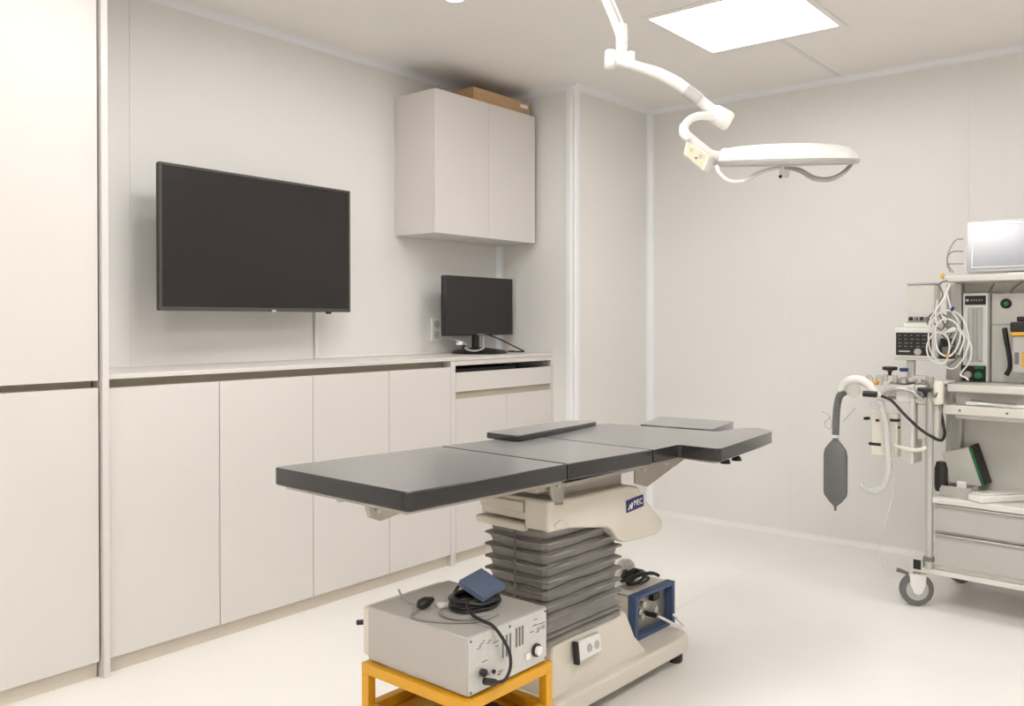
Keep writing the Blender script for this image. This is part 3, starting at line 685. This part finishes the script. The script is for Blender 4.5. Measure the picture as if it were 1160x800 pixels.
# lower chassis and bumper
MB().box(-.012, U1, .0, D, .150, .172).build('chassis', M_cart, AW, bev=.003)
MB().box(-.052, -.012, .01, .05, .146, .205).build('castor_bracket', M_cart, AW, bev=.004)
MB().box(-.048, -.018, .0065, .0098, .158, .198).build('bumper_pad', M_black, AW, bev=.001)
# drawer cabinet
MB().box(.035, U1, .012, D, .1725, .445).build('drawer_cabinet', M_cart, AW, bev=.003)
for za, zb_ in ((.196, .316), (.338, .436)):
    d_ = MB().prism([(-.004, za), (-.004, zb_-.018), (.004, zb_-.010), (.004, zb_-.004), (-.002, zb_), (.0115, zb_), (.0115, za)], .040, U1-.006, yz).build('drawer', M_drawer, AW)
    MB().box(.038, U1-.006, .0035, .0115, zb_+.0003, zb_+.0085).build('shadow_gap', M_print, d_)  # dark grey strip standing in for the shade in the gap
    MB().box(.040, U1-.006, -.0065, .003, zb_+.0005, zb_+.0065).build('pull_edge', M_alu, d_, bev=.0015)
MB().box(.028, U1+.004, -.006, D, .4455, .4710).build('lower_worktop', M_cart, AW, bev=.005)
# left round post
MB().cyl((.016, .0, .172), (.016, .0, .965), .0155, 20).build('round_post', M_alu, AW, smooth=True)
MB().cyl((.016, .0, .205), (.016, .0, .222), .021, 20).build('post_collar', M_print, AW, smooth=True)
# frame columns
for (a, b, va, vb) in ((-.008, .016, .30, .33), (.022, .062, .27, .33), (U1-.05, U1-.01, .27, .33)):
    MB().box(a, b, va, vb, .4715, 1.356).build('column', M_alu, AW, bev=.003)
MB().box(.063, U1-.051, .315, .322, .4715, 1.356).build('back_panel', M_cart, AW)
MB().box(.10, U1, .05, .262, .795, .812).build('under_shelf', M_cart, AW, bev=.003)
# main worktop: lower rail and upper slab
MB().box(.070, U1+.01, .0, .268, .815, .852).build('lower_rail', M_cart, AW, bev=.004)
for a in (.13, .30, .5): MB().cyl((a, -.002, .833), (a, .002, .833), .005, 12).build('screw', M_print, AW)
MB().box(.076, U1+.01, .02, .268, .905, .936).build('worktop', M_cart, AW, bev=.006)
MB().box(.10, U1-.01, .06, .268, .853, .904).build('drawer_slot', M_drawer, AW)
MB().tube([(.15, .02, .861), (.22, .01, .865), (.32, .02, .859), (.42, .02, .864)], .007, 8).build('flex_tube', M_wplast, AW, smooth=True)
MB().tube([(.17, .012, .878), (.25, .004, .874), (.33, .010, .871)], .004, 8).build('dark_lead', M_print, AW, smooth=True)
# upper shelf
MB().box(.030, U1+.01, .12, .42, 1.357, 1.382).build('upper_shelf', M_cart, AW, bev=.004)
# flow meter
fm = MB().box(.080, .175, .225, .314, .937, 1.312).build('flowmeter_housing', M_wplast, AW, bev=.004)
MB().box(.088, .168, .2215, .2255, 1.262, 1.300).build('name_strip', M_dark, fm, bev=.001)
MB().cyl((.098, .2216, 1.281), (.098, .2206, 1.281), .006, 14).build('strip_emblem', M_lgrey, fm)
for k_ in range(5): MB().box(.110+k_*.010, .1165+k_*.010, .2206, .2214, 1.277, 1.286).build('strip_print', M_print, fm)
for a in (.111, .145): MB().cyl((a, .221, 1.03), (a, .221, 1.245), .011, 14).build('flow_tube', M_clear, fm, smooth=True)
MB().box(.100, .156, .2225, .2255, 1.02, 1.25).build('scale_plate', M_clear, fm)
MB().box(.081, .170, .2150, .2255, .940, 1.005).build('control_block', M_dark, fm, bev=.003)
for a, m_ in ((.104, M_lgrey), (.146, M_green)):
    MB().lathe([(0, 0), (.016, 0), (.017, .004), (.014, .022), (0, .024)], (a, .215, .965), (0, -1, 0), 18).build('flow_knob', m_, fm, smooth=True)
MB().box(.128, .164, .2135, .2155, .992, 1.002).build('oxygen_mark', M_green, fm)
# upper instrument panel
MB().box(.180, U1-.055, .262, .3145, .937, 1.310).build('instrument_panel', M_cart, AW, bev=.004)
MB().box(.181, U1-.056, .2590, .2622, 1.176, 1.181).build('panel_seam', M_drawer, AW)
kb = MB().lathe([(0, 0), (.019, 0), (.021, .006), (.016, .012), (0, .013)], (0.2360, 0.2620, 1.2662), (0, -1, 0), 22).build('pressure_valve', M_dark, AW, smooth=True)
MB().cyl((0.2371, 0.2500, 1.2660), (0.2377, 0.2475, 1.2660), .009, 14).build('valve_cap', M_green, kb)
# vaporiser
VP = MB().box(.288, .42, .13, .2615, .985, 1.135).build('vaporizer_body', M_lgrey, AW, bev=.006)
MB().box(.281, .43, .12, .2615, 1.150, 1.190).build('vaporizer_dial', M_black, VP, bev=.006)
MB().box(.284, .425, .122, .2615, 1.136, 1.1495).build('colour_band', M_yellow2, VP, bev=.001)
MB().box(.300, .41, .14, .24, 1.191, 1.212).build('dial_cap', M_black, VP, bev=.005)
MB().box(.322, .40, .1285, .1305, 1.01, 1.07).build('yellow_label', M_yellow2, VP)
MB().box(.297, .312, .1285, .1305, 1.02, 1.068).build('blue_label', M_print, VP)
MB().tube([(0.2441, 0.2000, 1.1637), (0.2531, 0.1900, 1.1169), (0.2631, 0.1900, 1.0557), (0.2665, 0.1900, 1.0053), (0.2538, 0.1900, 0.9723)], [.010, .010, .009, .009, .010], 12).build('black_hose', M_black, AW, smooth=True)
MB().tube([(0.1589, 0.2500, 1.2967), (0.1747, 0.2400, 1.3111), (0.1945, 0.2400, 1.3512)], .004, 8, 4).build('lead', M_print, AW, smooth=True)
MB().tube([(0.2548, 0.2500, 1.3133), (0.2699, 0.2400, 1.3309), (0.3050, 0.2400, 1.3589)], .004, 8, 4).build('lead', M_print, AW, smooth=True)
# absorber assembly on the left
MB().box(-.12, .062, .0, .10, .850, .9045).build('absorber_block', M_wplast, AW, bev=.008, seg=3)
MB().box(-.042, .062, -.012, .085, .862, .93).build('valve_block', M_cart, AW, bev=.008, seg=3)
MB().box(-.055, -.040, -.02, .09, .60, .93).build('side_plate', M_cart, AW, bev=.004)
MB().box(-.038, .048, .01, .075, .70, .8495).build('canister_housing', M_cart, AW, bev=.006)
MB().lathe([(0, 0), (.040, 0), (.044, .01), (.044, .055), (.03, .075), (0, .08)], (-0.1271, 0.0600, 0.8600), (0, 0, 1), 28).build('steel_canister', M_steel, AW, smooth=True)
def tknob(p, m_):
    p = Vector(p); k_ = MB(); k_.lathe([(0, 0), (.006, 0), (.007, .012), (.011, .020), (.030, .024), (.031, .034), (.028, .038), (0, .039)], p, (0, 0, 1), 24)
    return k_.build('valve_knob', m_, AW, smooth=True)
MB().box(-.165, -.055, .01, .075, .875, .925).build('flow_block', M_wplast, AW, bev=.008, seg=3)
MB().box(-.150, -.070, .002, .0095, .882, .902).build('block_label', M_lgrey, AW)
MB().tube([(-0.1654, -0.0200, 0.8818), (-0.1080, -0.0300, 0.9079), (-0.0480, -0.0300, 0.9039), (-0.0094, -0.0200, 0.8726)], .010, 12).build('gas_pipe', M_alu, AW, smooth=True)
for px_ in ((-0.1618, 0.0000, 0.9671), (-0.1219, 0.0000, 0.9651), (-0.0509, 0.0000, 0.9792), (-0.0229, 0.0000, 0.9694)): MB().cyl(px_, Vector(px_)-Vector((0, 0, .03)), .010, 14).build('pipe_fitting', M_alu, AW, smooth=True)
MB().lathe([(0, 0), (.016, 0), (.019, .01), (.019, .08), (.014, .095), (0, .098)], (0.0554, -0.0200, 0.8550), (0, 0, 1), 20).build('ivory_cylinder', M_ivory, AW, smooth=True)
tknob((-0.1539, 0.0300, 0.9604), M_black); tknob((0.0074, -0.0300, 0.8816), M_black)
MB().lathe([(0, 0), (.017, 0), (.018, .014), (0, .017)], (-0.0960, 0.0300, 0.9797), (0, 0, 1), 20).build('blue_cap', M_blue2, AW, smooth=True)
MB().lathe([(0, 0), (.022, 0), (.022, .018), (.013, .025), (0, .025)], (-0.0958, 0.0300, 0.9312), (0, 0, 1), 20).build('valve_seat', M_alu, AW, smooth=True)
for px_ in ((-0.2356, 0.0200, 0.9363), (-0.1945, 0.0200, 0.9383)):
    MB().lathe([(0, 0), (.014, 0), (.016, .01), (.016, .03), (.008, .042), (0, .044)], Vector(px_)-Vector((0, 0, .02)), (0, 0, 1), 18).build('check_valve', M_smoke, AW, smooth=True)
MB().cyl((-0.2097, -0.0100, 0.9277), (-0.1875, -0.0100, 0.9288), .009, 14).build('orange_ring', M_orange, AW, smooth=True)
MB().tube([(0.0160, 0.0200, 0.9482), (-0.0298, 0.0000, 0.9581), (-0.0648, 0.0000, 0.9454)], [.014, .012, .010], 14, 4).build('clear_elbow', M_clear, AW, smooth=True)
MB().tube([(-0.3386, -0.0300, 0.8839), (-0.3271, -0.0300, 0.9153), (-0.2964, -0.0300, 0.9360), (-0.2547, -0.0300, 0.9380), (-0.2172, -0.0300, 0.9171), (-0.1875, -0.0300, 0.8774), (-0.1683, 0.0200, 0.8601)], [.012, .018, .021, .020, .018, .017, .014], 16).build('breathing_arm', M_wplast, AW, smooth=True)
MB().lathe([(0, 0), (.028, 0), (.030, .006), (.030, .02), (.02, .03), (0, .03)], (-0.2734, -0.0500, 0.8964), (0, -1, .1), 24).build('gauge_dome', M_smoke, AW, smooth=True)
MB().cyl((-0.2283, -0.0700, 0.8850), (-0.1732, -0.0700, 0.8845), .013, 16).build('adjust_valve', M_black, AW, smooth=True)
MB().tube([(-0.1949, -0.0500, 0.8482), (-0.1948, -0.0500, 0.8183)], [.014, .012], 14, 1).build('valve_neck', M_clear, AW, smooth=True)
# corrugated hoses
def corr(name, pts, r, m_, n_=44, amp=.0012):
    P = [Vector(p) for p in pts]; Q = []
    N = len(P)
    for i in range(N-1):
        a, b, c_, d = P[max(i-1, 0)], P[i], P[i+1], P[min(i+2, N-1)]
        for k_ in range(12):
            t_ = k_/12; Q.append(.5*((2*b)+(c_-a)*t_+(2*a-5*b+4*c_-d)*t_*t_+(3*b-a-3*c_+d)*t_**3))
    Q.append(P[-1])
    rr_ = [r + (amp if i % 2 else -amp) for i in range(len(Q))]
    return MB().tube(Q, rr_, 12, 1).build(name, m_, AW, smooth=True)
corr('bag_hose', [(-0.3231, -0.0300, 0.8848), (-0.3463, -0.0300, 0.8641), (-0.3578, -0.0300, 0.8131), (-0.3615, -0.0300, 0.7509), (-0.3632, -0.0300, 0.6925)], .0150, M_rub)
corr('white_hose', [(-0.1727, -0.0300, 0.8483), (-0.1543, -0.0300, 0.7822), (-0.1430, -0.0300, 0.6862), (-0.1389, -0.0300, 0.5748), (-0.1603, -0.0300, 0.4900), (-0.2191, -0.0200, 0.4657), (-0.2567, -0.0200, 0.4875)], .0135, M_clear)
BG = MB(); c = Vector((-0.3632, -0.0300, 0.6887)); prof = [(.010, 0), (.012, -.010), (.013, -.016), (.030, -.035), (.048, -.060), (.053, -.085), (.053, -.245), (.050, -.262), (.030, -.288), (.012, -.305), (.006, -.312), (.006, -.328), (0, -.330)]
BG.lathe([(0, .004)] + prof, c, (0, 0, 1), 36)
for v_ in BG.bm.verts: v_.co.y = c.y + (v_.co.y - c.y)*.42
BG.build('breathing_bag', M_bag, AW, smooth=True)
MB().lathe([(0, -.008), (.014, -.008), (.015, .006), (0, .008)], c, (0, 0, 1), 20).build('bag_collar', M_wplast, AW, smooth=True)
MB().tube([(-0.1550, -0.0600, 0.8775), (-0.1086, -0.0800, 0.8632), (-0.0557, -0.0800, 0.8085), (-0.0033, -0.0600, 0.7530), (0.0383, -0.0400, 0.7224), (0.0603, 0.0000, 0.7059), (0.0651, 0.0300, 0.7287), (0.0523, 0.0500, 0.7768), (0.0424, 0.0600, 0.8191), (0.0457, 0.0600, 0.8486)], .0062, 10).build('black_hose', M_black, AW, smooth=True)
MB().tube([(0.0071, -0.0300, 0.9467), (0.0307, -0.0400, 0.9196), (0.0477, -0.0400, 0.8847), (0.0580, -0.0300, 0.9169), (0.0525, 0.0000, 0.9437)], .004, 8).build('lead', M_print, AW, smooth=True)
MB().tube([(-0.1209, -0.0100, 0.6713), (-0.0750, -0.0300, 0.6632), (-0.0191, -0.0300, 0.6615), (0.0060, -0.0000, 0.6753), (-0.0002, 0.0200, 0.7019)], [.006, .008, .008, .008, .006], 10).build('ivory_loop', M_ivory, AW, smooth=True)
for (a, b, c2_, d2) in ((-0.2462, 0.0200, 0.7710) + (.010,), (-0.1975, 0.0200, 0.7671) + (.008,), (-0.1278, 0.0200, 0.7726) + (.018,), (-0.2083, 0.0200, 0.6634) + (.026,), (-0.1275, 0.0300, 0.7417) + (.014,)):
    MB().box(a-d2, a+d2, b-.015, b+.015, c2_-.006, c2_+.006).build('port_clip', M_dark, AW, bev=.003)
MB().box(-.225, -.115, .010, .06, .615, .80).build('sample_plate', M_ivory, AW, bev=.006)
MB().lathe([(0, 0), (.022, 0), (.026, .02), (.026, .09), (.018, .12), (0, .125)], (0.0439, 0.0600, 0.4890), (0, 0, 1), 24).build('suction_bulb', M_black, AW, smooth=True)
MB().tube([(-0.1349, 0.0000, 0.6089), (-0.1203, -0.0200, 0.4826), (-0.1489, -0.0300, 0.3494), (-0.1703, -0.0300, 0.2335), (-0.1553, -0.0300, 0.1424), (-0.1117, -0.0300, 0.0877)], .0022, 6).build('thin_tube', M_clear, AW, smooth=True)
MB().tube([(-0.2731, -0.0400, 0.8197), (-0.2958, -0.0500, 0.7883), (-0.3225, -0.0500, 0.7557)], .003, 6, 3).build('lead', M_lgrey, AW, smooth=True)
MB().tube([(-0.4249, -0.0300, 0.7928), (-0.3970, -0.0300, 0.7792), (-0.3811, -0.0300, 0.7493), (-0.3889, -0.0300, 0.7175), (-0.4128, -0.0300, 0.7390), (-0.3851, -0.0300, 0.7723)], .0028, 6).build('sample_line', M_clear, AW, smooth=True)
# small bracket arm that carries the side devices
MB().box(-.14, .075, .03, .14, .936, .946).build('side_shelf', M_cart, AW, bev=.003)
MB().box(-.10, -.07, .07, .10, .905, .9355).build('shelf_post', M_cart, AW, bev=.003)
MB().box(-.10, -.07, .07, .10, .9465, 1.028).build('shelf_post', M_cart, AW, bev=.003)
MB().box(-.14, .077, .04, .22, 1.0285, 1.036).build('device_shelf', M_cart, AW, bev=.003)

def onAW(o_): return o_
AX = Matrix.Translation((-.96, 3.86, 0)) @ Matrix.Rotation(R(-3), 4, 'Z')
def at(u, v, z): return AX @ Vector((u, v, z))
# display on the upper shelf
t = thing('display_monitor', 'grey glossy display monitor reflecting ceiling light on the machine\'s upper shelf', 'monitor', at(.345, .27, 1.3825), R(-3))
tl = Matrix.Rotation(R(-7.2), 3, 'X')
MB().box(-.265, .265, -.02, .035, .018, .235, rot=tl, about=(0, 0, .018)).build('housing', M_wplast, t, bev=.006)
MB().box(-.258, .258, -.0225, -.0205, .024, .229, rot=tl, about=(0, 0, .018)).build('screen', M_glossy, t)
f = MB()
for q in ((-.240, .240, .034, .038), (-.240, .240, .215, .219), (-.240, -.236, .038, .215), (.236, .240, .038, .215)): f.box(q[0], q[1], -.0238, -.0226, q[2], q[3], rot=tl, about=(0, 0, .018))
f.build('screen_border', M_alu, t)
MB().box(-.10, .10, -.03, .09, 0, .012).box(-.03, .03, .01, .05, .012, .06).build('foot', M_wplast, t, bev=.004)
# side devices
t = thing('gas_monitor', 'small white gas monitor with black control face left of the machine column', 'monitor', at(-.060, .10, 1.0365), R(-3))
MB().box(-.080, .082, -.06, .09, 0, .128).build('housing', M_wplast, t, bev=.005)
fp = MB().box(-.072, .070, -.0625, -.0605, .012, .108).build('control_face', M_dark, t, bev=.001)
MB().lathe([(0, 0), (.014, 0), (.014, .008), (0, .009)], (.018, -.0625, .028), (0, -1, 0), 20).build('knob', M_lgrey, fp, smooth=True)
pr = MB(); random.seed(9)
for zz in (.048, .062, .078, .094):
    for k_ in range(5): a = -.062 + k_*.024; pr.box(a, a+random.uniform(.008, .018), -.0632, -.0626, zz, zz+.004)
pr.build('display_digits', M_print, fp)
MB().box(-.060, -.015, -.0632, -.0626, .026, .032).build('keys', M_lgrey, fp)
t = thing('infusion_box', 'pale box with dark connectors stacked on the small gas monitor', 'monitor', at(-.045, .12, 1.165), R(-3))
MB().box(-.065, .065, -.05, .06, 0, .022).build('base', M_wplast, t, bev=.003)
MB().box(-.055, .052, -.04, .05, .0225, .182).build('housing', M_cart, t, bev=.004)
MB().box(-.058, .055, -.043, .053, .1825, .190).build('lid', M_lgrey, t, bev=.002)
for k_ in range(4): MB().box(-.045+k_*.022, -.031+k_*.022, -.0535, -.0405, .030, .046).build('connector', M_dark if k_ % 2 == 0 else M_print, t, bev=.002)
t = thing('pump_module', 'little black module with grey keys hanging inside the pale cable loop', 'module', at(.058, .10, 1.0365), R(-3))
MB().box(-.026, .018, -.02, .04, 0, .085).build('housing', M_black, t, bev=.004)
MB().box(-.018, .008, -.0215, -.0205, .015, .05).build('keys', M_print, t)
# coiled cables on the column
def cab(name, lab, loops, r, m_):
    o_ = MB()
    for pts, cl in loops: o_.tube([AX @ Vector(p) for p in pts], r, 7, 5, cl)
    return tag(o_.build(name, m_, smooth=True), lab, 'cable')
cab('cable_loop', 'pale coiled monitoring cables hanging in loops on the machine\'s left column', [
    ([(0.0277, 0.0000, 1.2000), (0.0714, 0.0000, 1.2359), (0.1245, 0.0000, 1.2213), (0.1541, 0.0000, 1.1646), (0.1609, 0.0000, 1.1011), (0.1384, 0.0000, 1.0367), (0.0991, 0.0000, 0.9997), (0.0522, 0.0000, 1.0268), (0.0180, 0.0000, 1.0693), (0.0108, 0.0000, 1.1418)], True),
    ([(0.0072, -0.0100, 1.0911), (0.0275, -0.0100, 1.1349), (0.0613, -0.0100, 1.1461), (0.0881, -0.0100, 1.1213), (0.0916, -0.0100, 1.0713), (0.0752, -0.0100, 1.0243), (0.0416, -0.0100, 1.0232), (0.0143, -0.0100, 1.0477)], True),
    ([(0.0413, 0.0100, 1.2797), (0.0393, -0.0050, 1.2072), (0.0598, -0.0050, 1.1424), (0.1129, -0.0050, 1.1644), (0.1459, -0.0050, 1.1257), (0.1266, -0.0050, 1.0578)], False),
    ([(0.0439, -0.0200, 1.1640), (0.0706, -0.0200, 1.2000), (0.1104, -0.0200, 1.1929), (0.1368, -0.0200, 1.1505), (0.1240, -0.0200, 1.0866), (0.0912, -0.0200, 1.0502), (0.0510, -0.0200, 1.0778)], True),
    ([(0.1352, 0.0100, 1.1573), (0.1680, 0.0100, 1.0939), (0.1618, 0.0100, 1.0300), (0.1294, 0.0100, 0.9790), (0.1544, -0.0100, 0.9669), (0.1642, -0.0100, 0.9567)], False),
    ([(0.0039, 0.0000, 1.1490), (0.0242, 0.0000, 1.2145), (0.0511, 0.0000, 1.2577), (0.0654, 0.0200, 1.2939), (0.0684, 0.0800, 1.3462)], False),
    ([(0.0606, 0.0600, 1.3166), (0.0924, 0.0200, 1.2359), (0.1219, 0.0100, 1.1857), (0.1024, 0.0100, 1.1176), (0.0799, 0.0200, 1.0630)], False)], .0036, M_wplast)
cab('cable_loop', 'darker grey leads tangled within the pale cable loops on the column', [
    ([(0.0666, 0.0500, 1.3599), (0.0449, 0.0200, 1.3450), (0.0586, 0.0200, 1.3013), (0.0385, 0.0200, 1.2508), (0.0212, 0.0100, 1.2073), (0.0145, 0.0100, 1.1709), (0.0007, 0.0100, 1.2000), (0.0347, 0.0100, 1.2363)], False),
    ([(0.0454, 0.0200, 1.2218), (0.0659, 0.0200, 1.1783), (0.0928, 0.0200, 1.1497), (0.0729, 0.0200, 1.1206), (0.0389, 0.0200, 1.1637)], False),
    ([(0.0341, -0.0100, 1.1856), (0.0612, -0.0100, 1.1569), (0.0877, -0.0100, 1.2000), (0.0676, -0.0100, 1.2215)], False),
    ([(0.0986, 0.0000, 1.0999), (0.1252, 0.0000, 1.0648), (0.1122, 0.0000, 1.0359), (0.0857, 0.0000, 1.0135)], False)], .0034, M_print)
cab('cable_loop', 'thin grey leads arching off the left side of the glossy display', [
    ([(0.0750, 0.2400, 1.5429), (0.0526, 0.2200, 1.5391), (0.0340, 0.2000, 1.5013), (0.0237, 0.2000, 1.4491), (0.0484, 0.2000, 1.3991)], False),
    ([(0.0752, 0.2400, 1.4901), (0.0424, 0.2200, 1.4907), (0.0271, 0.2000, 1.4715), (0.0266, 0.1900, 1.4334)], False),
    ([(0.0755, 0.2400, 1.4374), (0.0426, 0.2200, 1.4379), (0.0238, 0.2000, 1.4340), (0.0407, 0.1900, 1.3990)], False)], .0026, M_cable)
tag(MB().box(-.014, .014, -.008, .008, -.008, .008).build('white_clip', M_wplast, bev=.004, loc=at(*(0.1040, -0.0200, 1.1573)), rot=(0, R(-20), R(-3))), 'white cable clip across the loops on the column', 'clip')
tag(MB().box(-.006, .006, -.006, .006, -.009, .009).build('blue_clip', M_blue2, bev=.003, loc=at(*(0.1041, -0.0100, 1.2428)), rot=(0, R(25), 0)), 'small blue cable clip above the cable loops', 'clip')
tag(MB().box(-.006, .006, -.006, .006, -.009, .011).build('yellow_clip', M_yellow2, bev=.003, loc=at(*(0.0277, 0.1200, 1.3819)), rot=(0, R(25), 0)), 'small yellow clip at the left end of the upper shelf', 'clip')
tag(MB().box(-.006, .006, -.006, .006, -.006, .006).build('orange_clip', M_orange, bev=.002, loc=at(*(0.0879, -0.0200, 1.0537))), 'tiny orange clip low in the cable loops', 'clip')
# items on the lower worktop (z = .471)
t = thing('instrument_tray', 'open metal instrument tray at the left of the lower worktop', 'tray', at(.105, .085, .4715), R(-3))
f = MB(); f.box(-.06, .06, -.05, .055, 0, .004); f.box(-.06, .06, -.05, -.046, .004, .045); f.box(-.06, .06, .051, .055, .004, .045); f.box(-.06, -.056, -.046, .051, .004, .045); f.box(.056, .06, -.046, .051, .004, .045)
f.build('tray', M_alu, t, bev=.0015)
tag(MB().box(-.018, .018, -.015, .015, 0, .06).build('white_bottle', M_wplast, bev=.005, loc=at(.12, .07, .4765), rot=(0, 0, R(10))), 'little white carton standing inside the metal tray', 'carton')
tag(MB().box(-.018, .018, -.015, .015, 0, .03).build('dark_pouch', M_dark, bev=.005, loc=at(.075, .09, .4765), rot=(0, 0, R(10))), 'small dark pouch inside the metal tray', 'pouch')
t = thing('ring_binder', 'pale binder with green and black spine leaning at the back of the lower worktop', 'binder', at(.165, .215, .4715), R(-3))
tl = Matrix.Rotation(R(-22), 3, 'Y')
MB().box(-.115, .0, -.02, .08, .0, .165, rot=Matrix.Rotation(R(-18), 3, 'Y'), about=(0, 0, 0)).build('pages', M_cart, t, bev=.002)
t2 = MB().box(.001, .014, -.022, .082, .0, .17, rot=Matrix.Rotation(R(-18), 3, 'Y'), about=(0, 0, 0)).build('spine', M_dark, t, bev=.002)
MB().box(.0, .010, -.026, -.0225, .0, .165, rot=Matrix.Rotation(R(-18), 3, 'Y'), about=(0, 0, 0)).build('green_strip', M_green, t2)
for o_ in t.children: o_.location.z = .033
t = thing('white_case', 'long flat white case lying on the lower worktop beside the tray', 'case', at(.26, .105, .4715), R(-38))
MB().box(-.036, .036, -.13, .14, 0, .028).build('base', M_wplast, t, bev=.006)
MB().box(-.030, .030, -.12, .13, .0285, .036).build('lid', M_cart, t, bev=.004)
tag(MB().prism([(-.05, -.03), (.06, -.02), (.05, .04), (-.04, .05)], 0, .006, xy).build('paper_pad', M_lgrey, loc=at(.40, .08, .4715)), 'grey pad lying on the lower worktop at the photo\'s right edge', 'pad')
